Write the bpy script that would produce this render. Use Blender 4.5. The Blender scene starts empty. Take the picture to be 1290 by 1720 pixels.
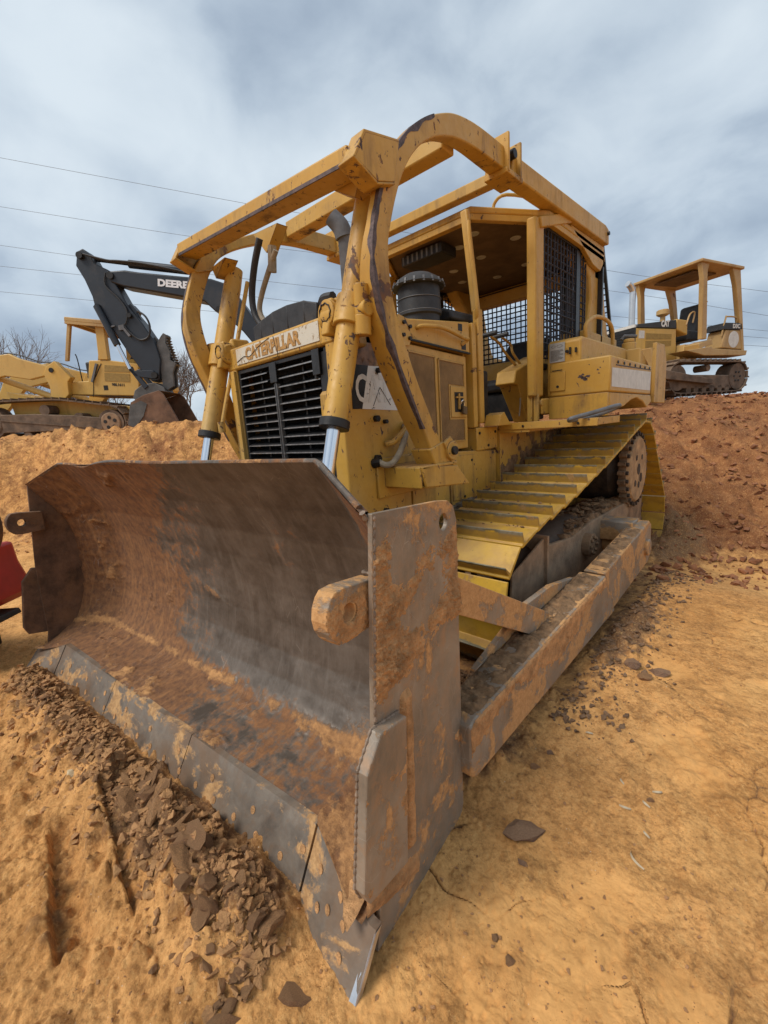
import bpy, math, random
import numpy as np
from mathutils import Matrix, Vector
sc = bpy.context.scene
C = sc.collection
R = math.radians

# ---------------------------------------------------------------- camera
CAM = np.array([2.56, -0.73, 1.58])
YAW, PITCH, ROLL = R(44.0), R(-11.2), R(-3.98)
def cam_axes():
    f = np.array([-math.sin(YAW)*math.cos(PITCH), math.cos(YAW)*math.cos(PITCH), math.sin(PITCH)])
    r = np.array([math.cos(YAW), math.sin(YAW), 0.0]); u = np.cross(r, f)
    return r*math.cos(ROLL)+u*math.sin(ROLL), -r*math.sin(ROLL)+u*math.cos(ROLL), f
_r, _u, _f = cam_axes()
cd = bpy.data.cameras.new('camera'); cam = bpy.data.objects.new('camera', cd); C.objects.link(cam)
cd.sensor_fit = 'VERTICAL'; cd.sensor_height = 36.0; cd.lens = 36.0*715.0/1720.0
cd.clip_start = 0.05; cd.clip_end = 2000
M = Matrix(((_r[0], _u[0], -_f[0], CAM[0]), (_r[1], _u[1], -_f[1], CAM[1]), (_r[2], _u[2], -_f[2], CAM[2]), (0, 0, 0, 1)))
cam.matrix_world = M
sc.camera = cam

# ---------------------------------------------------------------- view, sun, sky
sc.view_settings.view_transform = 'Standard'
sc.view_settings.look = 'None'
sc.view_settings.gamma = 1
sc.view_settings.use_curve_mapping = False
sc.view_settings.exposure = 0.90
SUN_EL, SUN_AZ = R(52), R(200)      # azimuth measured from +Y towards +X
sd = bpy.data.lights.new('sun', 'SUN'); sun = bpy.data.objects.new('sun', sd); C.objects.link(sun)
sd.energy = 1.5; sd.angle = R(24); sd.color = (1.0, 0.955, 0.89)
_d = Vector((math.sin(SUN_AZ)*math.cos(SUN_EL), math.cos(SUN_AZ)*math.cos(SUN_EL), math.sin(SUN_EL)))
sun.rotation_euler = _d.to_track_quat('Z', 'Y').to_euler()

w = bpy.data.worlds.new('World'); sc.world = w; w.use_nodes = True
nt = w.node_tree; N = nt.nodes; L = nt.links
bg = N['Background']
sky = N.new('ShaderNodeTexSky'); sky.sky_type = 'NISHITA'; sky.sun_disc = False
sky.sun_elevation = SUN_EL; sky.sun_rotation = SUN_AZ
bg.inputs['Strength'].default_value = 0.1
tc = N.new('ShaderNodeTexCoord')
sep = N.new('ShaderNodeSeparateXYZ'); L.new(tc.outputs['Generated'], sep.inputs[0])
def wm(op, a, b=None, c=None):
    n = N.new('ShaderNodeMath'); n.operation = op
    for i, v in enumerate((a, b, c)):
        if v is None: continue
        if isinstance(v, (int, float)): n.inputs[i].default_value = v
        else: L.new(v, n.inputs[i])
    return n.outputs[0]
# cloud deck: direction projected to a flat layer overhead
den = wm('ADD', wm('MAXIMUM', sep.outputs[2], 0.0), 0.42)
cx = wm('DIVIDE', sep.outputs[0], den); cy = wm('DIVIDE', sep.outputs[1], den)
cmb = N.new('ShaderNodeCombineXYZ'); L.new(cx, cmb.inputs[0]); L.new(cy, cmb.inputs[1])
def wnoise(scale, detail, rough, dist, off=(0, 0, 0)):
    mp = N.new('ShaderNodeMapping'); mp.inputs['Location'].default_value = off
    L.new(cmb.outputs[0], mp.inputs[0])
    n = N.new('ShaderNodeTexNoise'); n.inputs['Scale'].default_value = scale; n.inputs['Detail'].default_value = detail
    n.inputs['Roughness'].default_value = rough; n.inputs['Distortion'].default_value = dist
    L.new(mp.outputs[0], n.inputs['Vector']); return n.outputs['Fac']
def wramp(fac, stops):
    n = N.new('ShaderNodeValToRGB'); L.new(fac, n.inputs[0]); cr = n.color_ramp
    cr.interpolation = 'B_SPLINE'
    while len(cr.elements) < len(stops): cr.elements.new(0.5)
    for e, (p, c) in zip(cr.elements, stops): e.position = p; e.color = (c[0], c[1], c[2], 1)
    return n.outputs[0]
big = wnoise(1.3, 3, 0.5, 0.2, (2.55, 0.95, 0)); fine = wnoise(4.2, 6, 0.52, 0.3, (7.7, 2.1, 0))
mixf = wm('ADD', wm('MULTIPLY', big, 0.68), wm('MULTIPLY', fine, 0.32))
cloud0 = wramp(mixf, [(0.35, (.235, .30, .40)), (0.435, (.36, .44, .54)), (0.505, (.51, .60, .69)), (0.62, (.74, .82, .875))])
vs_ = N.new('ShaderNodeVectorMath'); vs_.operation = 'SCALE'; vs_.inputs['Scale'].default_value = 5.7; L.new(cloud0, vs_.inputs[0]); cloud = vs_.outputs[0]
mx = N.new('ShaderNodeMix'); mx.data_type = 'RGBA'; mx.inputs[0].default_value = 0.93
L.new(sky.outputs[0], mx.inputs[6]); L.new(cloud, mx.inputs[7])
L.new(mx.outputs[2], bg.inputs['Color'])

# ---------------------------------------------------------------- numpy noise
rng0 = np.random.RandomState(7)
PERM = rng0.permutation(256); PERM = np.concatenate([PERM, PERM, PERM])
G3 = rng0.normal(size=(256, 3)); G3 /= np.linalg.norm(G3, axis=1)[:, None]
def noise3(x, y, z=0.0):
    x, y, z = np.broadcast_arrays(np.asarray(x, float), y, z)
    xi = np.floor(x).astype(int); yi = np.floor(y).astype(int); zi = np.floor(z).astype(int)
    xf, yf, zf = x-xi, y-yi, z-zi
    fade = lambda t: t*t*t*(t*(t*6-15)+10)
    u, v, w_ = fade(xf), fade(yf), fade(zf); xi &= 255; yi &= 255; zi &= 255
    def g(i, j, k):
        h = PERM[PERM[PERM[(xi+i) & 255]+((yi+j) & 255)]+((zi+k) & 255)]
        gr = G3[h]; return gr[..., 0]*(xf-i)+gr[..., 1]*(yf-j)+gr[..., 2]*(zf-k)
    lp = lambda t, a, b: a+t*(b-a)
    return 1.6*lp(w_, lp(v, lp(u, g(0,0,0), g(1,0,0)), lp(u, g(0,1,0), g(1,1,0))), lp(v, lp(u, g(0,0,1), g(1,0,1)), lp(u, g(0,1,1), g(1,1,1))))
def fbm(x, y, z=0.0, oct=4, s=1.0, rough=0.5):
    t = 0; a = 1; n = 0
    for i in range(oct):
        t = t+a*noise3(np.asarray(x)*s+i*17.3, np.asarray(y)*s+i*5.1, np.asarray(z)*s+i*3.7); n += a; a *= rough; s *= 2
    return t/n
def worley(x, y, s=1.0, seed=0):
    x = np.asarray(x)*s; y = np.asarray(y)*s; xi = np.floor(x).astype(int); yi = np.floor(y).astype(int)
    d1 = np.full(x.shape, 9.0); d2 = np.full(x.shape, 9.0); hid = np.zeros(x.shape)
    rs = np.random.RandomState(seed+11); jx = rs.rand(512); jy = rs.rand(512)
    for i in (-1, 0, 1):
        for j in (-1, 0, 1):
            h = PERM[PERM[(xi+i) & 255]+((yi+j) & 255)]
            d = np.hypot(xi+i+jx[h]-x, yi+j+jy[h]-y)
            m = d < d1
            d2 = np.where(m, d1, np.minimum(d2, d)); hid = np.where(m, h/255.0, hid); d1 = np.where(m, d, d1)
    return d1, d2, hid
def sst(x, a, b):
    t = np.clip((np.asarray(x, float)-a)/(b-a), 0, 1); return t*t*(3-2*t)

# ---------------------------------------------------------------- materials
def newmat(name):
    m = bpy.data.materials.new(name); m.use_nodes = True
    return m, m.node_tree, m.node_tree.nodes['Principled BSDF']
class NT:
    """small helper round a node tree"""
    def __init__(s, tree, coord='Object'):
        s.t = tree; s.N = tree.nodes; s.L = tree.links
        s.tc = s.N.new('ShaderNodeTexCoord'); s.co = s.tc.outputs[coord]
    def mp(s, scale=(1, 1, 1), loc=(0, 0, 0), vec=None):
        n = s.N.new('ShaderNodeMapping'); n.inputs['Scale'].default_value = scale; n.inputs['Location'].default_value = loc
        s.L.new(vec or s.co, n.inputs[0]); return n.outputs[0]
    def noise(s, scale, detail=4, rough=0.5, dist=0.0, vec=None):
        n = s.N.new('ShaderNodeTexNoise'); n.inputs['Scale'].default_value = scale; n.inputs['Detail'].default_value = detail
        n.inputs['Roughness'].default_value = rough; n.inputs['Distortion'].default_value = dist
        s.L.new(vec or s.co, n.inputs['Vector']); return n.outputs['Fac']
    def voro(s, scale, feature='F1', vec=None, out='Distance'):
        n = s.N.new('ShaderNodeTexVoronoi'); n.feature = feature; n.inputs['Scale'].default_value = scale
        s.L.new(vec or s.co, n.inputs['Vector']); return n.outputs[out]
    def mr(s, v, a, b, c=0.0, d=1.0):
        n = s.N.new('ShaderNodeMapRange'); s.L.new(v, n.inputs[0])
        for i, q in zip((1, 2, 3, 4), (a, b, c, d)): n.inputs[i].default_value = q
        return n.outputs[0]
    def m(s, op, a, b=None):
        n = s.N.new('ShaderNodeMath'); n.operation = op
        for i, v in enumerate((a, b)):
            if v is None: continue
            if isinstance(v, (int, float)): n.inputs[i].default_value = v
            else: s.L.new(v, n.inputs[i])
        return n.outputs[0]
    def mix(s, f, a, b, mode='MIX'):
        n = s.N.new('ShaderNodeMix'); n.data_type = 'RGBA'; n.blend_type = mode
        for i, v in ((0, f), (6, a), (7, b)):
            if isinstance(v, (int, float)): n.inputs[i].default_value = v
            elif isinstance(v, tuple): n.inputs[i].default_value = (v[0], v[1], v[2], 1)
            else: s.L.new(v, n.inputs[i])
        return n.outputs[2]
    def fmix(s, f, a, b):
        n = s.N.new('ShaderNodeMix'); n.data_type = 'FLOAT'
        for i, v in ((0, f), (2, a), (3, b)):
            if isinstance(v, (int, float)): n.inputs[i].default_value = v
            else: s.L.new(v, n.inputs[i])
        return n.outputs[0]
    def attr(s, name):
        n = s.N.new('ShaderNodeAttribute'); n.attribute_name = name
        q = s.N.new('ShaderNodeSeparateColor'); s.L.new(n.outputs['Color'], q.inputs[0]); return q.outputs
    def normz(s):
        g = s.N.new('ShaderNodeNewGeometry'); q = s.N.new('ShaderNodeSeparateXYZ'); s.L.new(g.outputs['Normal'], q.inputs[0]); return q.outputs[2]
    def edge(s, rad=0.01):
        b = s.N.new('ShaderNodeBevel'); b.samples = 4; b.inputs['Radius'].default_value = rad
        g = s.N.new('ShaderNodeNewGeometry'); d = s.N.new('ShaderNodeVectorMath'); d.operation = 'DOT_PRODUCT'
        s.L.new(b.outputs[0], d.inputs[0]); s.L.new(g.outputs['Normal'], d.inputs[1])
        return s.m('SUBTRACT', 1.0, d.outputs['Value'])
    def bump(s, h, bsdf, strength=0.4, dist=0.01):
        n = s.N.new('ShaderNodeBump'); n.inputs['Strength'].default_value = strength; n.inputs['Distance'].default_value = dist
        s.L.new(h, n.inputs['Height']); s.L.new(n.outputs[0], bsdf.inputs['Normal'])

def paint(name, base=(0.57, 0.32, 0.048), base2=(0.47, 0.245, 0.032), chip=0.64, dirt=0.45, edge=True, rough=0.5, scale=1.0, chipcol=(0.075, 0.048, 0.042), dust=(0.36, 0.2, 0.075)):
    m, t, b = newmat(name); n = NT(t)
    v = n.noise(2.2*scale, 5, 0.6)
    col = n.mix(n.mr(v, 0.35, 0.65), base, base2)
    fl = n.noise(30*scale, 3, 0.6); col = n.mix(n.mr(fl, 0.35, 0.75, 0, 0.25), col, (base[0]*0.72, base[1]*0.66, base[2]*0.7))
    col = n.mix(n.mr(n.noise(0.9*scale, 6, 0.65, 0.6, n.mp(loc=(2, 6, 1))), 0.44, 0.62, 0, 0.55), col, (0.52, 0.345, 0.125))
    # grime streaks running down
    st = n.noise(7*scale, 6, 0.65, 0.4, n.mp((1.0, 1.0, 0.16)))
    big = n.noise(1.6*scale, 5, 0.62, 0.5, n.mp(loc=(4, 2, 7)))
    dm = n.m('MULTIPLY', n.mr(st, 0.5, 0.72), n.mr(big, 0.42, 0.62))
    col = n.mix(n.m('MULTIPLY', dm, dirt*1.5), col, (0.15, 0.08, 0.03))
    # dust on faces that look up
    up = n.mr(n.normz(), 0.35, 0.95)
    du = n.m('MULTIPLY', up, n.mr(n.noise(5*scale, 6, 0.7), 0.3, 0.62))
    col = n.mix(n.m('MULTIPLY', du, dirt*1.3), col, dust)
    # small stone chips plus larger flaked areas
    c1 = n.noise(26*scale, 6, 0.62, 0.6, n.mp((1, 1, 0.7), (9, 3, 1)))
    c2 = n.noise(3.1*scale, 9, 0.68, 0.5, n.mp(loc=(1, 8, 3)))
    k = n.m('MAXIMUM', n.mr(c1, chip+0.025, chip+0.05), n.mr(c2, chip+0.01, chip+0.03))
    if edge:
        e = n.edge(0.012/scale)
        ek = n.mr(n.m('ADD', e, n.mr(n.noise(24*scale, 6, 0.7), 0.3, 0.7, -0.22, 0.12)), 0.10, 0.17)
        k = n.m('MAXIMUM', k, n.m('MULTIPLY', ek, 0.85))
    rustc = n.mix(n.mr(n.noise(14*scale, 4), 0.4, 0.6), chipcol, (0.16, 0.07, 0.028))
    col = n.mix(k, col, rustc)
    t.links.new(col, b.inputs['Base Color'])
    t.links.new(n.fmix(n.m('MAXIMUM', k, n.m('MULTIPLY', dm, 0.7)), n.fmix(n.mr(fl, 0.3, 0.7), rough-0.07, rough+0.1), 0.8), b.inputs['Roughness'])
    h = n.m('SUBTRACT', n.m('MULTIPLY', n.noise(50*scale, 4, 0.7), 0.22), n.m('MULTIPLY', k, 0.5))
    n.bump(h, b, 0.5, 0.004/scale)
    return m

def plain(name, col, rough=0.6, metal=0.0, var=0.3, scale=8.0, bump=0.25, dist=0.004, dirt=0.0, dirtcol=(0.3, 0.16, 0.06), spec=0.5):
    m, t, b = newmat(name); n = NT(t)
    v = n.noise(scale, 6, 0.65)
    c = n.mix(n.mr(v, 0.35, 0.68), tuple(x*(1-var) for x in col), tuple(min(1, x*(1+var)) for x in col))
    if dirt:
        d = n.mr(n.noise(scale*0.4, 7, 0.7, 0.5, n.mp(loc=(5, 5, 5))), 0.60-0.3*dirt, 0.72-0.2*dirt)
        d = n.m('MAXIMUM', n.m('MULTIPLY', d, min(1, dirt*1.4)), n.m('MULTIPLY', n.mr(n.normz(), 0.3, 0.9), dirt))
        c = n.mix(d, c, dirtcol)
        t.links.new(n.fmix(d, rough, 0.92), b.inputs['Roughness'])
    else: b.inputs['Roughness'].default_value = rough
    b.inputs['Metallic'].default_value = metal; b.inputs['Specular IOR Level'].default_value = spec
    t.links.new(c, b.inputs['Base Color'])
    n.bump(n.noise(scale*5, 5, 0.7), b, bump, dist)
    return m

def steel(name, attr=True, polish=0.5):
    """worn bare blade steel with rust and caked clay; vertex attribute 'w' = rust, mud, polish"""
    m, t, b = newmat(name); n = NT(t)
    if attr: rr, mud, pol = n.attr('w')[:3]
    else:
        rr = n.mr(n.noise(1.5, 4), 0.3, 0.7); mud = n.mr(n.noise(2.5, 8, 0.7), 0.52, 0.6); pol = n.mr(n.noise(1.1, 3, 0.5, 0, n.mp(loc=(3, 3, 3))), 0.4, 0.6)
    n1 = n.noise(6, 8, 0.68, 0.3); n2 = n.noise(24, 7, 0.7); st = n.noise(22, 7, 0.7, 0.4, n.mp((1.0, 0.35, 0.09)))
    steelc = n.mix(n.mr(n1, 0.35, 0.65), (0.095, 0.073, 0.056), (0.185, 0.152, 0.124))
    steelc = n.mix(n.mr(st, 0.5, 0.8, 0, 0.6), steelc, (0.25, 0.215, 0.18))
    rust = n.mix(n.mr(n2, 0.35, 0.65), (0.105, 0.048, 0.024), (0.25, 0.112, 0.042))
    rust = n.mix(n.mr(st, 0.50, 0.72, 0, 0.7), rust, (0.34, 0.165, 0.058))
    rf = n.mr(n.m('ADD', rr, n.mr(n.m('ADD', n.m('MULTIPLY', n1, 0.6), n.m('MULTIPLY', n2, 0.4)), 0.3, 0.7, -0.45, 0.45)), 0.38, 0.62)
    c = n.mix(rf, steelc, rust)
    # fine scratches
    sc_ = n.voro(9, 'DISTANCE_TO_EDGE', n.mp((3.0, 1.0, 0.35), (1, 2, 3)))
    c = n.mix(n.m('MULTIPLY', n.mr(sc_, 0.0, 0.012, 0.5, 0.0), n.mr(n.noise(3, 3), 0.5, 0.62)), c, (0.42, 0.36, 0.3))
    mudc = n.mix(n.mr(n.m('ADD', n.m('MULTIPLY', n.noise(5, 7, 0.7), .6), n.m('MULTIPLY', n.noise(28, 6, 0.75), .4)), 0.38, 0.62), (0.20, 0.095, 0.038), (0.50, 0.255, 0.095))
    mf = n.mr(n.m('ADD', mud, n.m('ADD', n.mr(n2, 0.3, 0.7, -0.25, 0.25), n.mr(n.noise(70, 5, 0.8), 0.3, 0.7, -0.2, 0.2))), 0.42, 0.85)
    c = n.mix(mf, c, mudc)
    t.links.new(c, b.inputs['Base Color'])
    nom = n.m('MAXIMUM', mf, n.m('MULTIPLY', rf, 0.8))
    t.links.new(n.fmix(nom, n.fmix(pol, 0.58, 0.46), 0.93), b.inputs['Roughness'])
    t.links.new(n.m('MULTIPLY', n.m('SUBTRACT', 1.0, nom), 0.5), b.inputs['Metallic'])
    h = n.m('ADD', n.m('MULTIPLY', n.noise(60, 6, 0.75), n.fmix(nom, 0.10, 0.6)), n.m('MULTIPLY', mf, n.m('MULTIPLY', n.noise(22, 6, 0.7), 1.2)))
    n.bump(h, b, 0.6, 0.007)
    return m

MY = paint('yellow_paint_worn')
MYC = paint('yellow_paint_chipped', chip=0.60, dirt=0.5)
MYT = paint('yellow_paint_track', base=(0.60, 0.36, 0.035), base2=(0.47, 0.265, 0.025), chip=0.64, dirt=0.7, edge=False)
def shoe_wear_riser_shade():
    t = MYT.node_tree; b = t.nodes['Principled BSDF']; n = NT(t); src = b.inputs['Base Color'].links[0].from_socket
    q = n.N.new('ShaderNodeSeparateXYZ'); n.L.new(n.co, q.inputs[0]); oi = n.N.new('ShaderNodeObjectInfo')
    cb = n.N.new('ShaderNodeCombineXYZ'); n.L.new(n.m('MULTIPLY', oi.outputs['Random'], 40.0), cb.inputs[1])
    va = n.N.new('ShaderNodeVectorMath'); n.L.new(n.co, va.inputs[0]); n.L.new(cb.outputs[0], va.inputs[1])
    nz = n.noise(9, 7, 0.7, 0.2, va.outputs[0])
    k = n.mr(n.m('ADD', q.outputs[2], n.mr(nz, 0.3, 0.7, -0.02, 0.03)), 0.066, 0.078)
    c = n.mix(k, src, n.mix(n.mr(nz, 0.4, 0.6), (0.10, 0.085, 0.045), (0.22, 0.19, 0.13)))
    c = n.mix(n.m('MULTIPLY', n.m('MULTIPLY', n.mr(q.outputs[2], 0.019, 0.03), n.mr(q.outputs[2], 0.075, 0.066)), n.mr(nz, 0.3, 0.6, 0.35, 0.85)), c, (0.27, 0.155, 0.035))  # shade of the grouser risers painted into the colour, by local height
    m2 = n.noise(6, 8, 0.72, 0.3, va.outputs[0]); kk = n.mr(m2, 0.59, 0.64)
    c = n.mix(n.m('MULTIPLY', kk, 0.85), c, n.mix(n.mr(nz, 0.4, 0.6), (0.22, 0.12, 0.045), (0.42, 0.25, 0.10)))
    t.links.new(c, b.inputs['Base Color'])
shoe_wear_riser_shade()
MYG = paint('yellow_paint_grimy', chip=0.615, dirt=1.0)
MYD = paint('yellow_paint_shop', base=(0.66, 0.42, 0.09), base2=(0.6, 0.34, 0.06), chip=0.67, dirt=0.4, edge=False, scale=0.8)
MWORN = plain('worn_edge_steel', (0.10, 0.066, 0.06), 0.55, 0.3, 0.5, 30, 0.5)
MBLADE = steel('blade_steel')
MSTEEL = steel('mixed_steel', attr=False)
MBLACK = plain('black_rubber', (0.022, 0.022, 0.024), 0.6, 0, 0.4, 14, 0.4, dirt=0.12, dirtcol=(0.12, 0.09, 0.06))
MDARK = plain('dark_metal', (0.028, 0.026, 0.025), 0.5, 0.5, 0.4, 12, 0.4, dirt=0.2, dirtcol=(0.12, 0.075, 0.04))
MGRILLE = plain('black_grille_paint', (0.02, 0.02, 0.021), 0.42, 0.2, 0.4, 30, 0.3)
MLOUV = plain('louver_edge', (0.30, 0.29, 0.28), 0.4, 0.7, 0.4, 30, 0.3)
MCHROME = plain('chrome_rod', (0.72, 0.75, 0.8), 0.16, 1.0, 0.05, 4, 0.02)
MGREY = plain('grey_stack', (0.14, 0.14, 0.145), 0.65, 0.2, 0.25, 10, 0.3)
MHOSE = plain('beige_hose', (0.30, 0.245, 0.17), 0.7, 0, 0.25, 20, 0.3)
MWHITE = plain('white_decal', (0.62, 0.6, 0.55), 0.55, 0, 0.12, 14, 0.15, dirt=0.12)
MLETTER = plain('letter_ochre', (0.42, 0.22, 0.06), 0.6, 0, 0.3, 40, 0.3)
MMESHM = plain('perforated_brown', (0.30, 0.175, 0.07), 0.75, 0.1, 0.35, 9, 0.5, 0.004, dirt=0.15, dirtcol=(0.16, 0.08, 0.06))
MUNDER = plain('undercarriage_mud', (0.22, 0.135, 0.075), 0.9, 0, 0.45, 7, 0.9, 0.012, dirt=0.35, dirtcol=(0.34, 0.2, 0.1))
MSPROC = plain('sprocket_face', (0.40, 0.245, 0.12), 0.8, 0.1, 0.35, 9, 0.8, 0.008, dirt=0.3, dirtcol=(0.3, 0.17, 0.08))
MCABIN = plain('cab_lining', (0.13, 0.075, 0.035), 0.8, 0, 0.3, 5, 0.3)
MLAMP = plain('dusty_lens', (0.45, 0.42, 0.36), 0.3, 0, 0.2, 20, 0.2)
MCLAY = plain('caked_clay', (0.62, 0.325, 0.135), 0.95, 0, 0.34, 16, 1.0, 0.02)
MCLAYD = plain('dark_soil', (0.25, 0.145, 0.078), 0.95, 0, 0.45, 16, 1.0, 0.02)

# ---------------------------------------------------------------- mesh helpers
class MB:
    def __init__(s): s.v = []; s.f = []
    def add(s, vs, fs):
        o = len(s.v); s.v += [tuple(map(float, p)) for p in vs]; s.f += [tuple(i+o for i in q) for q in fs]; return s
    def box(s, x0, x1, y0, y1, z0, z1):
        return s.add([(x0,y0,z0),(x1,y0,z0),(x1,y1,z0),(x0,y1,z0),(x0,y0,z1),(x1,y0,z1),(x1,y1,z1),(x0,y1,z1)],
                     [(0,3,2,1),(4,5,6,7),(0,1,5,4),(1,2,6,5),(2,3,7,6),(3,0,4,7)])
    def hexa(s, p):   # eight corners ordered like box()
        return s.add(p, [(0,3,2,1),(4,5,6,7),(0,1,5,4),(1,2,6,5),(2,3,7,6),(3,0,4,7)])
    def prism(s, poly, axis, a, b):
        """polygon in the two other axes, extruded along axis from a to b"""
        def P(q, t):
            return (t, q[0], q[1]) if axis == 'x' else (q[0], t, q[1]) if axis == 'y' else (q[0], q[1], t)
        n = len(poly); vs = [P(q, a) for q in poly]+[P(q, b) for q in poly]
        fs = [tuple(range(n))[::-1], tuple(range(n, 2*n))]+[(i, (i+1) % n, n+(i+1) % n, n+i) for i in range(n)]
        return s.add(vs, fs)
    def frame(s, poly, hole, axis, a, b):
        """polygon with one hole (both star-shaped about the hole centre), extruded"""
        c = np.mean(np.array(hole), axis=0); ph = np.array(poly, float)
        def cast(ang):
            d = np.array([math.cos(ang), math.sin(ang)]); best = None
            for i in range(len(ph)):
                p, q = ph[i], ph[(i+1) % len(ph)]; e = q-p; den_ = d[0]*e[1]-d[1]*e[0]
                if abs(den_) < 1e-12: continue
                t = ((p-c)[0]*e[1]-(p-c)[1]*e[0])/den_; u = ((p-c)[0]*d[1]-(p-c)[1]*d[0])/den_
                if t > 1e-9 and -1e-9 <= u <= 1+1e-9 and (best is None or t < best): best = t
            return c+d*(best or 0.01)
        ra = max(np.hypot(*(np.array(h)-c)) for h in hole)
        angs = sorted(set([round(math.atan2(*(np.array(p)-c)[::-1]), 6) for p in poly]+[round(-math.pi+2*math.pi*i/24, 6) for i in range(24)]))
        out = [cast(t) for t in angs]; inn = [c+ra*np.array([math.cos(t), math.sin(t)]) for t in angs]; n = len(angs)
        def P(q, t): return (t, q[0], q[1]) if axis == 'x' else (q[0], t, q[1]) if axis == 'y' else (q[0], q[1], t)
        vs = [P(q, a) for q in out]+[P(q, a) for q in inn]+[P(q, b) for q in out]+[P(q, b) for q in inn]; fs = []
        for i in range(n):
            j = (i+1) % n
            fs += [(j, i, n+i, n+j), (2*n+i, 2*n+j, 3*n+j, 3*n+i), (i, j, 2*n+j, 2*n+i), (n+j, n+i, 3*n+i, 3*n+j)]
        return s.add(vs, fs)
    def tube(s, pts, r, seg=12, smooth=0, cap=True, sx=1.0, closed=False):
        pts = [np.array(p, float) for p in pts]
        if smooth:
            q = []; n = len(pts); rr = [r]*n if np.isscalar(r) else list(r); rn = []
            for i in range(n-1):
                p0, p1, p2, p3 = pts[max(i-1, 0)], pts[i], pts[i+1], pts[min(i+2, n-1)]
                for k in range(smooth):
                    t = k/smooth
                    q.append(0.5*((2*p1)+(-p0+p2)*t+(2*p0-5*p1+4*p2-p3)*t*t+(-p0+3*p1-3*p2+p3)*t**3)); rn.append(rr[i]+(rr[i+1]-rr[i])*t)
            q.append(pts[-1]); rn.append(rr[-1]); pts = q; r = rn
        n = len(pts); r = [r]*n if np.isscalar(r) else r
        vs = []; up = None
        for i in range(n):
            t = pts[min(i+1, n-1)]-pts[max(i-1, 0)]; t = t/(np.linalg.norm(t)+1e-12)
            if up is None:
                up = np.array([0, 0, 1.0]) if abs(t[2]) < 0.9 else np.array([0, 1.0, 0])
            a = np.cross(t, up); a /= np.linalg.norm(a)+1e-12; b_ = np.cross(a, t); up = b_
            for k in range(seg):
                g = 2*math.pi*k/seg; vs.append(pts[i]+r[i]*(a*math.cos(g)*sx+b_*math.sin(g)))
        fs = [(i*seg+k, i*seg+(k+1) % seg, (i+1)*seg+(k+1) % seg, (i+1)*seg+k) for i in range(n-1) for k in range(seg)]
        if cap: fs += [tuple(range(seg))[::-1], tuple(range((n-1)*seg, n*seg))]
        return s.add(vs, fs)
    def cyl(s, p0, p1, r0, r1=None, seg=24): return s.tube([p0, p1], [r0, r0 if r1 is None else r1], seg)
    def bar(s, p0, p1, wx, wy, up=(0, 0, 1)):
        p0 = np.array(p0, float); p1 = np.array(p1, float); t = p1-p0; t /= np.linalg.norm(t)
        a = np.cross(t, up); a /= np.linalg.norm(a); b_ = np.cross(a, t)
        c = [(-1,-1),(1,-1),(1,1),(-1,1)]
        return s.hexa([p0+a*wx/2*i+b_*wy/2*j for i, j in c]+[p1+a*wx/2*i+b_*wy/2*j for i, j in c])
    def sweep(s, prof_out, prof_in, x0s, x1):
        """curved bar in the YZ plane: outer and inner outlines, from x0 (list or number) to x1"""
        n = len(prof_out); x0s = [x0s]*n if np.isscalar(x0s) else x0s; vs = []
        for i in range(n):
            o, k = prof_out[i], prof_in[i]
            vs += [(x0s[i], o[0], o[1]), (x1, o[0], o[1]), (x1, k[0], k[1]), (x0s[i], k[0], k[1])]
        fs = [(0,1,2,3), tuple(4*(n-1)+i for i in (3,2,1,0))]
        for i in range(n-1):
            for k in range(4): fs.append((4*i+k, 4*(i+1)+k, 4*(i+1)+(k+1) % 4, 4*i+(k+1) % 4))
        return s.add(vs, fs)
    def xf(s, fn): s.v = [tuple(fn(np.array(p))) for p in s.v]; return s
    def mirror(s, sx=-1):
        s.v = [(-p[0], p[1], p[2]) for p in s.v]; s.f = [tuple(reversed(f)) for f in s.f]; return s
    def build(s, name, mat, parent=None, bevel=0.0, smooth=True, ang=32, seg=2, label=None, kind=None, fix=True):
        off = np.array(parent.get('_o', (0.0, 0.0, 0.0)), float) if parent else np.zeros(3)
        me = bpy.data.meshes.new(name)
        me.from_pydata([tuple(np.array(p)-off) for p in s.v], [], s.f)
        if fix:
            import bmesh
            bm = bmesh.new(); bm.from_mesh(me); bmesh.ops.recalc_face_normals(bm, faces=bm.faces)
            bm.to_mesh(me); bm.free()
        if smooth:
            me.polygons.foreach_set('use_smooth', [True]*len(me.polygons)); me.set_sharp_from_angle(angle=R(ang))
        me.materials.append(mat)
        o = bpy.data.objects.new(name, me); C.objects.link(o)
        if parent: o.parent = parent; o['_o'] = [float(q) for q in off]
        if bevel:
            md = o.modifiers.new('bevel', 'BEVEL'); md.width = bevel; md.segments = seg; md.limit_method = 'ANGLE'; md.angle_limit = R(40); md.harden_normals = False
        if label: o['label'] = label
        if kind: o['kind'] = kind
        return o
def thing(name, label, cat, loc=(0, 0, 0), group=None, rot=0.0, local=False):
    o = bpy.data.objects.new(name, None); C.objects.link(o); o.location = loc; o.rotation_euler = (0, 0, rot)
    o['label'] = label; o['category'] = cat; o.empty_display_size = 0.2
    if group: o['group'] = group
    o['_o'] = [0.0, 0.0, 0.0] if local else [float(q) for q in loc]
    return o
def tag(o, label=None, cat=None, group=None, kind=None):
    for k, v in (('label', label), ('category', cat), ('group', group), ('kind', kind)):
        if v: o[k] = v
    return o
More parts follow.
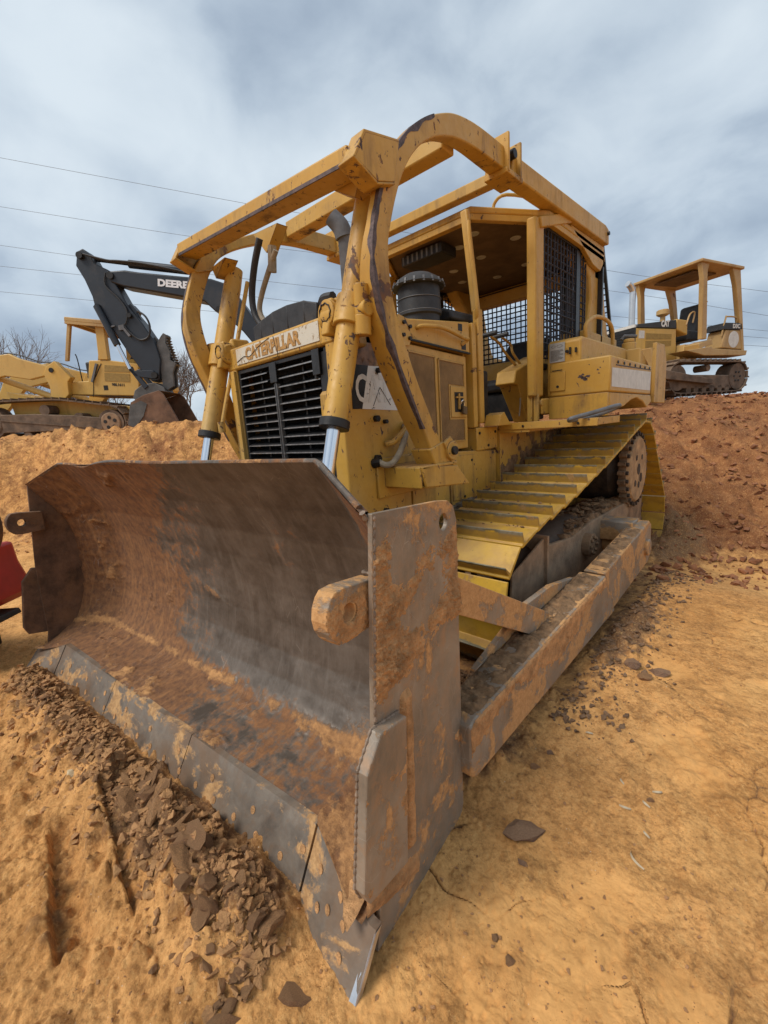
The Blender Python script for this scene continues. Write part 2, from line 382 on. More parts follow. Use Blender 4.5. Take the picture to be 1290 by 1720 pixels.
def grid_obj(name, P, mat, parent=None, keep=None, W=None, kind=None, attr='w'):
    """P: (n,m,3) array of points; keep: (n-1,m-1) bool mask of faces; W: (n,m,3) colour attribute"""
    n, m_ = P.shape[:2]; idx = np.arange(n*m_).reshape(n, m_)
    q = np.stack([idx[:-1, :-1], idx[1:, :-1], idx[1:, 1:], idx[:-1, 1:]], -1).reshape(-1, 4)
    if keep is not None: q = q[keep.reshape(-1)]
    used = np.unique(q); remap = np.full(n*m_, -1); remap[used] = np.arange(len(used)); q = remap[q]
    V = P.reshape(-1, 3)[used]
    if parent: V = V-np.array(parent.get('_o', (0, 0, 0)))
    me = bpy.data.meshes.new(name)
    me.vertices.add(len(V)); me.vertices.foreach_set('co', V.astype(np.float32).ravel())
    me.loops.add(len(q)*4); me.loops.foreach_set('vertex_index', q.astype(np.int32).ravel())
    me.polygons.add(len(q)); me.polygons.foreach_set('loop_start', np.arange(0, len(q)*4, 4, dtype=np.int32))
    me.polygons.foreach_set('use_smooth', np.ones(len(q), bool))
    me.update(calc_edges=True)
    if W is not None:
        at = me.color_attributes.new(attr, 'FLOAT_COLOR', 'POINT')
        cc = np.ones((len(V), 4), np.float32); cc[:, :3] = W.reshape(-1, 3)[used]; at.data.foreach_set('color', cc.ravel())
    me.materials.append(mat)
    o = bpy.data.objects.new(name, me); C.objects.link(o)
    if parent: o.parent = parent; o['_o'] = parent.get('_o', (0, 0, 0))
    if kind: o['kind'] = kind
    return o
def inside(poly, u, v):
    poly = np.array(poly); r_ = np.zeros(u.shape, bool); n = len(poly)
    for i in range(n):
        (x1, y1), (x2, y2) = poly[i], poly[(i+1) % n]
        c = ((y1 > v) != (y2 > v)) & (u < (x2-x1)*(v-y1)/((y2-y1) or 1e-9)+x1); r_ ^= c
    return r_
def crust(name, poly, plane, du, thick, mat, parent, xf=None, hole=None, edge_fade=0.012):
    """caked layer over a flat face. plane(u,v,h)->xyz, thick(u,v)->height, faces kept where thick>0"""
    p = np.array(poly); u = np.arange(p[:, 0].min(), p[:, 0].max()+du, du); v = np.arange(p[:, 1].min(), p[:, 1].max()+du, du)
    U, V = np.meshgrid(u, v, indexing='ij'); T = thick(U, V)
    m = inside(poly, U, V) & (T > 0)
    if hole is not None: m &= np.hypot(U-hole[0], V-hole[1]) > hole[2]
    k = m[:-1, :-1] | m[1:, 1:] | m[1:, :-1] | m[:-1, 1:]
    k2 = inside(poly, (U[:-1, :-1]+U[1:, 1:])/2, (V[:-1, :-1]+V[1:, 1:])/2)
    k &= k2
    if hole is not None: k &= np.hypot(U[:-1, :-1]-hole[0], V[:-1, :-1]-hole[1]) > hole[2]
    if not k.any(): return None
    dist = np.full(U.shape, 9.0)
    for i in range(len(p)):
        a_, b_ = p[i], p[(i+1) % len(p)]; e_ = b_-a_; tt = np.clip(((U-a_[0])*e_[0]+(V-a_[1])*e_[1])/(e_@e_+1e-12), 0, 1)
        dist = np.minimum(dist, np.hypot(U-a_[0]-tt*e_[0], V-a_[1]-tt*e_[1]))
    T = T*sst(dist, 0.0, edge_fade)-0.002*(1-sst(dist, 0.0, edge_fade*0.6)); m &= dist > du*0.5
    H = np.where(m, T, -0.002)
    X, Y, Z = plane(U, V, H); P = np.stack([X+0*U, Y+0*U, Z+0*U], -1)
    if xf is not None: P = xf(P)
    return grid_obj(name, P, mat, parent, k, kind='stuff')
def text(body, h, width, origin, xdir, ydir, mat, name, parent, ext=0.003, bold=0.02, italic=0.0):
    cu = bpy.data.curves.new('t', 'FONT'); cu.body = body; cu.size = 1; cu.extrude = 0.5; cu.offset = bold; cu.shear = italic; cu.resolution_u = 3
    o = bpy.data.objects.new('t', cu); C.objects.link(o)
    dg = bpy.context.evaluated_depsgraph_get(); me = bpy.data.meshes.new_from_object(o.evaluated_get(dg))
    bpy.data.objects.remove(o)
    n = len(me.vertices); co = np.zeros(n*3); me.vertices.foreach_get('co', co); co = co.reshape(-1, 3)
    mn, mxx = co.min(0), co.max(0); co = (co-mn)/(mxx-mn)
    xd = np.array(xdir, float); xd /= np.linalg.norm(xd); yd = np.array(ydir, float); yd /= np.linalg.norm(yd); zd = np.cross(xd, yd)
    V = np.array(origin)+co[:, :1]*width*xd+co[:, 1:2]*h*yd+co[:, 2:]*ext*zd-np.array(parent.get('_o', (0, 0, 0)))
    me.vertices.foreach_set('co', V.astype(np.float32).ravel()); me.update()
    me.materials.clear(); me.materials.append(mat)
    ob = bpy.data.objects.new(name, me); C.objects.link(ob); ob.parent = parent; ob['_o'] = parent.get('_o', (0, 0, 0)); return ob
# ---------------------------------------------------------------- ground
BYAW = 0.11
def bw(p):     # blade frame -> tractor frame
    p = np.asarray(p, float); c, s = math.cos(BYAW), math.sin(BYAW)
    return np.stack([p[..., 0]*c-p[..., 1]*s, p[..., 0]*s+p[..., 1]*c, p[..., 2]], -1)
def bl(x, y):
    c, s = math.cos(BYAW), math.sin(BYAW); return x*c+y*s, -x*s+y*c
FH = np.array([-math.sin(YAW), math.cos(YAW)]); RH = np.array([math.cos(YAW), math.sin(YAW)])
def DL(x, y):
    dx, dy = x-CAM[0], y-CAM[1]; return dx*FH[0]+dy*FH[1], dx*RH[0]+dy*RH[1]
def seg_rut(x, y, p0, p1, wid, depth, r=0.004):
    """step down on one side of the line p0-p1, rising again after wid"""
    p0 = np.array(p0); p1 = np.array(p1); d = p1-p0; ln = np.hypot(*d); d /= ln
    s = (x-p0[0])*d[0]+(y-p0[1])*d[1]; q = (x-p0[0])*d[1]-(y-p0[1])*d[0]
    q = q+0.008*noise3(s*14, 0*s+1.3, 2.2)
    prof = sst(q, -r, r)*(1-sst(q, wid*0.45, wid))
    end = sst(s, -0.02, 0.05)*(1-sst(s, ln-0.04, ln+0.03))
    return -depth*prof*end, prof*end
def ground(x, y, detail=True):
    """height, and tone weights: dark (loose soil; cracks and pits darkened in the colour), red, pale crust"""
    D, Lt = DL(x, y); Xb, Yb = bl(x, y)
    h = -0.115+0.10*sst(y, 0.35, 1.9)*sst(-Lt, -4.2, -2.6)
    # banks behind the machine
    k = sst(Lt, 0.5, 3.2); foot = 7.6-3.1*k+0.7*noise3(Lt*0.5, D*0.1, 4.0); crest = 9.7-1.3*k+0.35*noise3(Lt*0.8, 3.3, 1.0)
    t = np.clip((D-foot)/(crest-foot), 0, 1)
    prof = (t*t*(3-2*t))*(1-k)+(0.25*t+0.75*t**1.35)*k
    top = 1.93*(1-k)+1.80*k
    h = h+top*prof
    bankm = sst(t, 0.02, 0.2)*(1-sst(D, crest+0.3, crest+2.0)); farm = sst(D, 12, 18)
    h = h+(1-sst(D, 20, 60))*0.10*fbm(x, y, 0.3, 3, 0.45)*sst(D, 3.0, 7.0)
    h = h+bankm*(1-0.7*k*sst(t, 0.75, 1.0))*(0.20*fbm(x, y, h*1.3, 5, 1.6, 0.6)+0.08*np.abs(fbm(x, y, h*2.0+5, 4, 4.0, 0.6)))
    # berm pushed up by the cutting edge
    win = sst(Xb, -1.75, -1.35)*(1-sst(Xb, 1.28, 1.5))
    bn = fbm(x, y, 1.7, 4, 3.5)
    berm = win*(0.145+0.05*bn)*np.exp(-((Yb+0.42+0.05*bn)/0.17)**2)
    berm = np.where(Yb > -0.26, np.minimum(berm, 0.10*win), berm)
    h = h+berm
    # soil heaped under the arm and in front of the track
    heap = np.exp(-(((x-1.25)/0.33)**2+((y-0.95)/0.35)**2))*0.17+np.exp(-(((x-1.83)/0.17)**2+((y-2.55)/0.9)**2))*0.06+np.exp(-(((x-1.6)/0.3)**2+((y-5.6)/0.9)**2))*0.08
    h = h+heap*(1+0.8*fbm(x, y, 9.0, 3, 6.0))
    h = h-0.22*sst(y, 3.6, 5.3)*(1-sst(D, 5.6, 7.2))*sst(x, -1.5, -0.5)
    if not detail: return h
    rough = np.clip(0.38+1.8*win*np.exp(-((Yb+0.42)/0.35)**2)+bankm*1.6+sst(heap, 0.01, 0.06)*1.6, 0, 2.4)
    zone = sst(fbm(x, y, 2.0, 3, 1.1), 0.02, 0.30)                     # trampled, lumpy patches
    left = sst(-(Xb-1.35)+0.2*fbm(x, y, 6.6, 3, 2.0), -0.1, 0.35)*sst(-Yb, 0.1, 0.4)   # churned soil in front of the blade
    rough = np.clip(rough+0.35*zone+1.15*left, 0, 2.6)
    nearw = 1-sst(D, 6, 12)
    # undulation and grain
    h = h+0.020*fbm(x, y, 0.0, 4, 1.3)+0.006*rough*fbm(x, y, 3.0, 4, 9.0, 0.6)*(0.3+nearw)
    d1, d2, hid = worley(x+0.03*fbm(x, y, 5, 3, 6), y+0.03*fbm(x, y, 8, 3, 6), 11.0)
    e1, e2, hid2 = worley(x+0.02*fbm(x, y, 2, 2, 12), y, 29.0, 3)
    cl = (1-sst(d1, 0.1, 0.62))*sst(hid, 0.35, 0.9)*0.028+(1-sst(e1, 0.1, 0.6))*sst(hid2, 0.3, 0.9)*0.010
    h = h+cl*rough*0.75*(0.35+0.65*(1-farm))
    k1_, k2_, k3_ = worley(x+0.1*fbm(x, y, 31, 3, 3), y+0.1*fbm(x, y, 33, 3, 3), 5.2, 15)
    g1, g2, hid3 = worley(x+0.25*fbm(x, y, 2, 3, 1.4), y+0.25*fbm(x, y, 4, 3, 1.4), 2.3, 5)
    h = h+bankm*(1-0.8*k*sst(t, 0.75, 1.0))*(0.17*((1-sst(g1, 0.05, 0.7))*hid3)+0.07*(1-sst(k1_, 0.05, 0.62))*k3_)
    # shrinkage cracks in the pale flat crust
    fx, fy = x+0.10*fbm(x, y, 1, 3, 3.5), y+0.10*fbm(x, y, 3, 3, 3.5)
    c1, c2, _ = worley(fx, fy, 3.1, 9)
    crack = (1-sst(c2-c1, 0.006, 0.028))*sst(fbm(x, y, 7, 2, 1.6), 0.0, 0.22)*(1-sst(rough, 0.6, 1.1))*(1-sst(D, 4, 6))
    h = h-0.014*crack
    fr = fbm(x, y, 11.0, 5, 16.0, 0.65)
    h = h+0.0052*fr*(1-sst(D, 3, 6))*(0.30+0.6*zone+rough*0.6)
    pit = sst(fbm(x, y, 21.0, 3, 30.0, 0.6), 0.16, 0.34)*(1-sst(D, 3, 5)); h = h-0.005*pit
    l1, l2, lh = worley(x+0.05*fbm(x, y, 12, 3, 5), y+0.05*fbm(x, y, 18, 3, 5), 6.0, 12)   # curled plates of crust
    plate = left*(1-nearw*0)*(sst(l2-l1, 0.02, 0.10)*lh-0.3)*0.022*sst(fbm(x, y, 17.0, 3, 1.6), -0.05, 0.15); h = h+plate
    # a grouser print left by a track, two long bars in front of the blade
    ru = np.zeros(np.shape(x))
    for p0, p1, wd, dp in RUTS:
        a, b_ = seg_rut(x, y, p0, p1, wd, dp); h = h+a+0.014*b_*fbm(x, y, 4.4, 3, 24.0, 0.6); ru = np.maximum(ru, b_)
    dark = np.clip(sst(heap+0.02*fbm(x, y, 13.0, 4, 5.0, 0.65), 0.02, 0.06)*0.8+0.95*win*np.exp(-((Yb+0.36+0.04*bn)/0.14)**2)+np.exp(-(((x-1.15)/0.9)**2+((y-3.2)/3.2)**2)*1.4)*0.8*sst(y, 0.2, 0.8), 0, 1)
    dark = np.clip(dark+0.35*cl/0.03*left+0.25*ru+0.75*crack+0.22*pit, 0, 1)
    red = bankm*k*sst(Lt, 1.0, 3.5)+0.42*bankm*(1-k)+0.35*sst(fbm(x, y, 3.1, 3, 0.7), 0.12, 0.4)*sst(D, 3, 5)+k*sst(D, 4.2, 6.0)*0.8
    pale = np.clip((1-rough*0.6)*sst(fbm(x, y, 5.5, 4, 1.9), -0.25, 0.25)-crack*1.5, 0, 1)
    return h, np.stack([dark, np.clip(red, 0, 1), pale], -1)
RUTS = [((0.90, -0.765), (0.24, -0.675), 0.15, 0.065), ((0.97, -0.54), (0.25, -0.463), 0.20, 0.065)]
def soil():
    m, t, b = newmat('orange_clay_soil'); n = NT(t)
    dark, red, pale = n.attr('w')[:3]
    a = n.noise(1.1, 6, 0.6); f = n.noise(26, 8, 0.72); g = n.noise(120, 4, 0.7); md = n.noise(6.5, 7, 0.66, 0.3)
    col = n.mix(n.mr(a, 0.35, 0.65), (0.575, 0.268, 0.080), (0.715, 0.368, 0.130))
    col = n.mix(n.m('MULTIPLY', pale, 0.5), col, (0.74, 0.43, 0.155))
    col = n.mix(n.mr(md, 0.42, 0.66, 0, 0.5), col, (0.36, 0.165, 0.047))
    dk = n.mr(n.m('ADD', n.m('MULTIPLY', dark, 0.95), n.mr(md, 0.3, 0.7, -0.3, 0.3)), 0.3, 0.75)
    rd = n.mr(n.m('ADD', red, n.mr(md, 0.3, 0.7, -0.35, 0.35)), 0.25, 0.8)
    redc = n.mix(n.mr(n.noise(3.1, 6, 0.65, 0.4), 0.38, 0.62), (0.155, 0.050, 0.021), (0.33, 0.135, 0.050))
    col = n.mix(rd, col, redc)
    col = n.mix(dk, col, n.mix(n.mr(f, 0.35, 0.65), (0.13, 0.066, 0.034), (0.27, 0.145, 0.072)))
    zn = n.noise(1.7, 6, 0.62, 0.4, n.mp(loc=(3, 7, 0))); zs = n.m('MAXIMUM', n.mr(zn, 0.43, 0.56, 0.22, 1.0), n.m('MAXIMUM', n.m('MULTIPLY', dark, 1.2), n.m('MAXIMUM', red, n.mr(pale, 0.42, 0.18, 0.0, 1.0))))
    col = n.mix(n.m('MULTIPLY', n.mr(f, 0.50, 0.66, 0, 0.7), zs), col, (0.25, 0.11, 0.034))
    col = n.mix(n.m('MULTIPLY', n.mr(f, 0.46, 0.3, 0, 0.35), zs), col, (0.74, 0.43, 0.165))
    f2 = n.noise(70, 6, 0.8, 0.3); col = n.mix(n.m('MULTIPLY', n.mr(f2, 0.52, 0.66, 0, 0.6), zs), col, (0.22, 0.10, 0.034)); col = n.mix(n.m('MULTIPLY', n.mr(f2, 0.47, 0.36, 0, 0.45), zs), col, (0.80, 0.48, 0.19))
    sp = n.voro(75); col = n.mix(n.m('MULTIPLY', n.mr(sp, 0.14, 0.08), n.mr(n.noise(9, 2), 0.5, 0.6)), col, (0.16, 0.07, 0.03))
    sp2 = n.voro(38, vec=n.mp(loc=(5, 5, 1))); col = n.mix(n.m('MULTIPLY', n.mr(sp2, 0.09, 0.06), n.mr(n.noise(4, 2, 0.5, 0, n.mp(loc=(9, 1, 1))), 0.56, 0.62)), col, (0.66, 0.56, 0.42))
    t.links.new(col, b.inputs['Base Color']); b.inputs['Roughness'].default_value = 0.95; b.inputs['Specular IOR Level'].default_value = 0.25
    h0 = n.noise(75, 6, 0.78)
    cr = n.voro(5.5, 'DISTANCE_TO_EDGE', n.mp(vec=None))
    h = n.m('ADD', n.m('MULTIPLY', f, 0.9), n.m('ADD', n.m('MULTIPLY', n.m('MULTIPLY', h0, n.mr(md, 0.4, 0.6, 0.15, 0.6)), 1.0), n.m('MULTIPLY', n.mr(n.voro(34), 0.0, 0.5), 0.35)))
    n.bump(n.m('MULTIPLY', h, n.m('ADD', n.m('MULTIPLY', zs, 0.75), 0.12)), b, 1.0, 0.017)
    return m
MSOIL = soil()
def make_ground():
    rr = np.concatenate([0.42*(9/0.42)**np.linspace(0, 1, 720)[:-1], 9*(420/9)**np.linspace(0, 1, 230)])
    fine_ = np.linspace(R(-60), R(60), 560); rest = np.linspace(R(60), R(300), 61)[1:]
    az = np.concatenate([fine_, rest])
    A, Rr = np.meshgrid(az, rr, indexing='ij')
    x = CAM[0]+Rr*(FH[0]*np.cos(A)+RH[0]*np.sin(A)); y = CAM[1]+Rr*(FH[1]*np.cos(A)+RH[1]*np.sin(A))
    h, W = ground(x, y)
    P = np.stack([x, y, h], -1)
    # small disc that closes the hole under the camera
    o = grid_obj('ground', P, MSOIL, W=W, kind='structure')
    mb = MB(); mb.v = [tuple(P[i, 0]) for i in range(len(az)-1)]; mb.f = [tuple(range(len(az)-1))]
    c = mb.build('ground_patch', MSOIL, kind='structure', fix=False)
    return o
make_ground()
def gz(x, y): return float(ground(np.array([[x]]), np.array([[y]]))[0][0, 0])
# ---------------------------------------------------------------- the bulldozer in front
DZ = thing('bulldozer', 'large worn yellow bulldozer with curved guard rails over its hood and a muddy steel blade', 'bulldozer', (0, 3.3, 0))
S2 = (1, -1)
def both(fn):
    for s in S2: fn(s)
def sm(mb, s): return mb.mirror() if s < 0 else mb

# ----- blade (own frame, turned slightly)
def prof_fn(X, t):
    """moldboard surface in the blade frame; t 0 (cutting edge) .. 1 (top)"""
    ty = np.array([-.13, .06, .185, .215, .27, .32, .345, .345, .325, .28, .20, .115, .04])
    tz = np.array([.115, .135, .165, .20, .29, .42, .58, .75, .92, 1.09, 1.25, 1.38, 1.478])
    tt = np.array([0, .12, .20, .23, .30, .39, .49, .59, .69, .79, .88, .95, 1.0])
    y = np.interp(t, tt, ty); z = np.interp(t, tt, tz)
    s = np.clip((np.abs(X)-1.36)/0.30, 0, 1)
    y = y-s*(0.13+0.05*np.sin(np.pi*np.clip(t, 0, 1)))+s*(1-t)*(-0.0)
    z = z-s*0.135*sst(t, 0.6, 1.0)-s*(1-sst(t, 0.0, 0.2))*0.07
    return y, z
nX, nT = 330, 190
Xs = np.linspace(-1.684, 1.684, nX); Ts = np.linspace(0, 1, nT)
XX, TT = np.meshgrid(Xs, Ts, indexing='ij'); YY, ZZ = prof_fn(XX, TT)
SS = TT*1.95; big = fbm(XX, SS, 3.3, 5, 1.3); med = fbm(XX, SS, 8.1, 5, 5.0, 0.6); finen = fbm(XX, SS, 1.1, 5, 18.0, 0.65)
corner = np.clip(sst(-XX, 0.35, 1.0)+0.25, 0, 1)
rust = np.clip(0.34+0.45*(1-sst(TT, 0.2, 0.3))+0.58*sst(-XX+0.55*big+0.15*med, -0.05, 0.85)+0.30*sst(big, 0.05, 0.5)+0.30*sst(TT, 0.75, 0.95)*sst(-XX, -0.6, 0.4)+0.5*sst(XX, 1.36, 1.6)-0.25*sst(XX, -0.1, 0.4)*(1-sst(XX, 1.3, 1.45)), 0, 1)
floorm = 1-sst(TT+0.05*med, 0.20, 0.27); seam = np.exp(-((TT-0.215-0.01*big)/0.022)**2)
mud = 0.85*seam*sst(med, -0.35, 0.1)+floorm*sst(big+1.0*med+0.5*finen+0.20*sst(XX, -1.2, -0.2)-0.22, -0.02, 0.42)*0.9
mud += 0.75*np.exp(-(((XX-0.05)/0.22)**2+((TT-0.52+0.12*(XX-0.05))/0.025)**2))*sst(med, -0.2, 0.1)
mud += 0.8*sst(XX, 1.0, 1.45)*(1-sst(TT, 0.25, 0.42))*sst(med+0.25, 0, 0.25)+0.5*sst(-XX, 1.1, 1.5)*sst(med, 0.08, 0.25)
mud += 0.6*sst(med, 0.30, 0.42)*sst(-XX, -0.2, 0.5); mud = np.clip(mud, 0, 1)
pol = np.clip(sst(XX, -0.3, 0.5)*(1-rust)*1.2, 0, 1)
disp = mud*(0.004+0.016*np.clip(0.4+med+0.5*finen, 0, 2))+0.0016*finen+0.006*big+0.006*sst(med, 0.28, 0.4)*sst(-XX, -0.1, 0.5)
dent = -0.022*np.exp(-((XX+0.85)/0.18)**2)*sst(TT, 0.9, 1)+0.012*np.exp(-((XX+0.35)/0.3)**2)*sst(TT, 0.9, 1)
dy = np.gradient(YY, axis=1); dz = np.gradient(ZZ, axis=1); ln = np.hypot(dy, dz); ny, nz_ = -dz/ln, dy/ln
P = bw(np.stack([XX, YY+ny*disp, ZZ+nz_*disp+dent], -1))
blade = grid_obj('blade', P[:, ::1][::-1], MBLADE, DZ, W=np.stack([rust, mud, pol], -1)[::-1])
# its back and rim
mb = MB(); k = 40; kx = [-1.665, -1.36, 0, 1.36, 1.665]; kt = np.linspace(0, 1, 26); n1 = len(kt)
for off in (0.0, 0.035):
    for X in kx:
        for t in kt:
            y, z = prof_fn(np.array(X), np.array(t)); dn = float(np.exp(-((X+0.85)/0.18)**2))*0
            mb.v.append(tuple(bw((X, float(y)+0.004+off, float(z)-0.004-0*off))))
nn = len(kx)*n1
for i in range(len(kx)-1):
    for j in range(n1-1):
        a = nn+i*n1+j; mb.f.append((a, a+1, a+n1+1, a+n1))
    for j, rv in ((0, 0), (n1-1, 1)):
        a = i*n1+j; mb.f.append((a, a+n1, nn+a+n1, nn+a))
mb.build('backing_plate', MSTEEL, blade, smooth=False)
mb = MB()
for X in (-1.2, -0.6, 0, 0.6, 1.2): mb.prism([(0.40, 0.2), (0.56, 0.2), (0.56, 1.0), (0.32, 1.3), (0.36, 1.1), (0.42, 0.8), (0.42, 0.5)], 'x', X-0.02, X+0.02)
mb.box(-1.5, 1.5, 0.40, 0.56, 0.22, 0.42); mb.box(-1.5, 1.5, 0.32, 0.44, 1.1, 1.2); mb.xf(bw).build('back_rib', MSTEEL, blade)
# rounded top lip, slightly wavy, polished thin edge
mb = MB(); pts = []
for X in np.linspace(-1.645, 1.645, 90):
    y, z = prof_fn(np.array(X), np.array(1.0)); d = -0.022*math.exp(-((X+0.85)/0.18)**2)+0.012*math.exp(-((X+0.35)/0.3)**2)
    pts.append(bw((X, float(y)+0.018, float(z)+d)))
mb.tube(pts, 0.012, 8).build('top_lip', MSTEEL, blade)

def steel_slab(name, mb, parent, bevel=0.004, rust=(0.3, 0.0, 0.5), label=None):
    o = mb.build(name, MSTEEL, parent, bevel=bevel, smooth=False, label=label); return o
# cutting edge: three bolted plates, and an end bit on each side
def edge_pt(X, t, off=0):
    """t 0 top .. 1 bottom of the cutting edge, blade frame"""
    s = max(0, min(1, (abs(X)-1.365)/0.335))
    y0, z0 = -.135-.105*s, .118-.085*s; y1, z1 = -.275-.10*s, -.118-.015*s
    return (X, y0+(y1-y0)*t+off, z0+(z1-z0)*t)
def edge_plate(x0, x1, name, mat, nx=30, nt_=12):
    mb = MB()
    for off in (0, 0.03):
        for X in np.linspace(x0, x1, nx):
            for t in np.linspace(0, 1, nt_):
                p = edge_pt(X, t, off); w_ = 0.0015*float(noise3(X*9, t*6, 2.0)); mb.v.append(tuple(bw((p[0], p[1]+w_, p[2]))))
    n = nx*nt_; ix = lambda o, i, j: o*n+i*nt_+j
    for i in range(nx-1):
        for j in range(nt_-1):
            mb.f.append((ix(0, i, j), ix(0, i, j+1), ix(0, i+1, j+1), ix(0, i+1, j))); mb.f.append((ix(1, i, j), ix(1, i+1, j), ix(1, i+1, j+1), ix(1, i, j+1)))
        mb.f.append((ix(0, i, 0), ix(0, i+1, 0), ix(1, i+1, 0), ix(1, i, 0))); mb.f.append((ix(0, i, nt_-1), ix(1, i, nt_-1), ix(1, i+1, nt_-1), ix(0, i+1, nt_-1)))
    for j in range(nt_-1):
        mb.f.append((ix(0, 0, j), ix(1, 0, j), ix(1, 0, j+1), ix(0, 0, j+1))); mb.f.append((ix(0, nx-1, j), ix(0, nx-1, j+1), ix(1, nx-1, j+1), ix(1, nx-1, j)))
    return mb.build(name, mat, blade, smooth=True, ang=30)
def edge_steel():
    m, t, b = newmat('cutting_edge_steel'); n = NT(t)
    st = n.noise(5, 7, 0.7, 0.3); f = n.noise(30, 6, 0.7)
    c = n.mix(n.mr(st, 0.35, 0.65), (0.115, 0.090, 0.070), (0.25, 0.205, 0.16))
    c = n.mix(n.mr(f, 0.5, 0.7, 0, 0.5), c, (0.2, 0.12, 0.07))
    md = n.mr(n.noise(4.2, 8, 0.7, 0.4, n.mp((1, 1, 1.6), (3, 1, 8))), 0.525, 0.575)
    c = n.mix(n.mr(n.noise(2.2, 6, 0.7, 0.5), 0.45, 0.62, 0, 0.7), c, (0.21, 0.125, 0.07))
    c = n.mix(md, c, n.mix(n.mr(f, 0.4, 0.6), (0.33, 0.18, 0.075), (0.50, 0.29, 0.125))); t.links.new(c, b.inputs['Base Color'])
    t.links.new(n.fmix(md, 0.5, 0.95), b.inputs['Roughness']); t.links.new(n.m('MULTIPLY', n.m('SUBTRACT', 1.0, md), 0.25), b.inputs['Metallic'])
    n.bump(n.m('ADD', n.m('MULTIPLY', f, 0.15), n.m('MULTIPLY', md, n.m('MULTIPLY', n.noise(40, 5, 0.7), 0.8))), b, 0.5, 0.006); return m
MEDGE = edge_steel()
MPOL = plain('polished_wear_steel', (0.62, 0.63, 0.66), 0.3, 0.9, 0.2, 12, 0.1)
for a, b_ in ((-1.36, -0.463), (-0.457, 0.457), (0.463, 1.36)): edge_plate(a, b_, 'cutting_edge', MEDGE)
for s in S2:
    mb = MB(); e = 1.37 if s > 0 else -1.37
    X0, X1 = (1.372, 1.725) if s > 0 else (-1.725, -1.372)
    edge_plate(X0, X1, 'end_bit', MEDGE, 14, 12)
# ground-off bright side of the near end bit
mb = MB(); a, b_ = edge_pt(1.7255, 0.03), edge_pt(1.7255, 1.0)
mb.hexa([bw(p) for p in [(1.7262, a[1]+.002, a[2]), (1.7275, a[1]+.002, a[2]), (1.7275, a[1]+.028, a[2]), (1.7262, a[1]+.028, a[2]), (1.7262, b_[1]+.002, b_[2]), (1.7275, b_[1]+.002, b_[2]), (1.7275, b_[1]+.028, b_[2]), (1.7262, b_[1]+.028, b_[2])]])
mb.hexa([bw(p) for p in [(1.708, a[1]-.0015, a[2]-.01), (1.727, a[1]-.0025, a[2]), (1.727, a[1]+.002, a[2]), (1.708, a[1]+.002, a[2]-.01), (1.700, b_[1]-.0015, b_[2]+.004), (1.727, b_[1]-.0025, b_[2]), (1.727, b_[1]+.002, b_[2]), (1.700, b_[1]+.002, b_[2]+.004)]])
mb.build('ground_edge', MPOL, blade, smooth=False)
# bolt recesses packed with clay
hole_me = MB(); hole_me.tube([(0, 0.0015, 0), (0, -0.0012, 0)], 0.0135, 16); 
first = None
for X, t in [(1.44, .30), (1.52, .52), (1.60, .42), (1.47, .66), (1.62, .72), (1.56, .22)]+[(x, .62) for x in np.arange(-1.25, 1.3, 0.155)]+[(x+0.05, .36) for x in np.arange(-1.2, 1.3, 0.31)]+[(-1.45, .5), (-1.58, .5)]:
    p = edge_pt(X, t); m2 = MB(); m2.v = list(hole_me.v); m2.f = list(hole_me.f)
    an = math.atan2(0.14, 0.236)
    def f_(q, p=p, X=X):
        y, z = q[1], q[2]; q = np.array([q[0], y*math.cos(an)+z*math.sin(an)*1.0, z*math.cos(an)*1.25-y*math.sin(an)]); q[1] -= 0.0015
        sl = -0.3*(1 if X > 0 else -1) if abs(X) > 1.37 else 0
        return bw((p[0]+q[0], p[1]+q[1]+sl*q[0], p[2]+q[2]))
    m2.xf(f_).build('bolt_recess', MCLAY, blade)
# end plates with lifting hole, wear plates, lugs
EP = [(-.075, 1.338), (.30, 1.31), (.375, 1.298), (.418, 1.268), (.438, 1.21), (.41, -.06), (.385, -.11), (.02, -.115), (-.215, -.11), (-.27, -.075), (-.235, .04), (-.155, .15), (-.14, .70)]
HOLE = (.336, 1.225, .031)
WP = [(-.235, .60), (-.16, .69), (-.025, .665), (-.07, .135), (-.27, .18), (-.292, .24)]
LUGP = [(-.04, 1.128), (-.185, 1.145), (-.225, 1.143), (-.243, 1.127), (-.258, 1.10), (-.264, 1.066), (-.258, 1.032), (-.243, 1.005), (-.225, .987), (-.185, .980), (-.04, .985)]
MPLATE = steel('end_plate_steel', attr=False)
def endplates(s):
    mb = MB().frame(EP, [(HOLE[0]+HOLE[2]*math.cos(a), HOLE[1]+HOLE[2]*math.sin(a)) for a in np.linspace(0, 6.28, 24)[:-1]], 'x', 1.682, 1.70)
    ep = sm(mb, s).xf(bw).build('end_plate', MENDP if s > 0 else MENDR, blade, bevel=0.004, smooth=False)
    mb = MB().prism(WP, 'x', 1.701, 1.742); sm(mb, s).xf(bw).build('wear_plate', MENDP if s > 0 else MENDR, ep, bevel=0.006, smooth=False)
    hh = (-.173, 1.066, .027)
    mb = MB().frame(LUGP, [(hh[0]+hh[2]*math.cos(a), hh[1]+hh[2]*math.sin(a)) for a in np.linspace(0, 6.28, 24)[:-1]], 'x', 1.605, 1.668)
    sm(mb, s).xf(bw).build('lug', MLUG if s > 0 else MENDR, ep, bevel=0.006, smooth=False)
    return ep
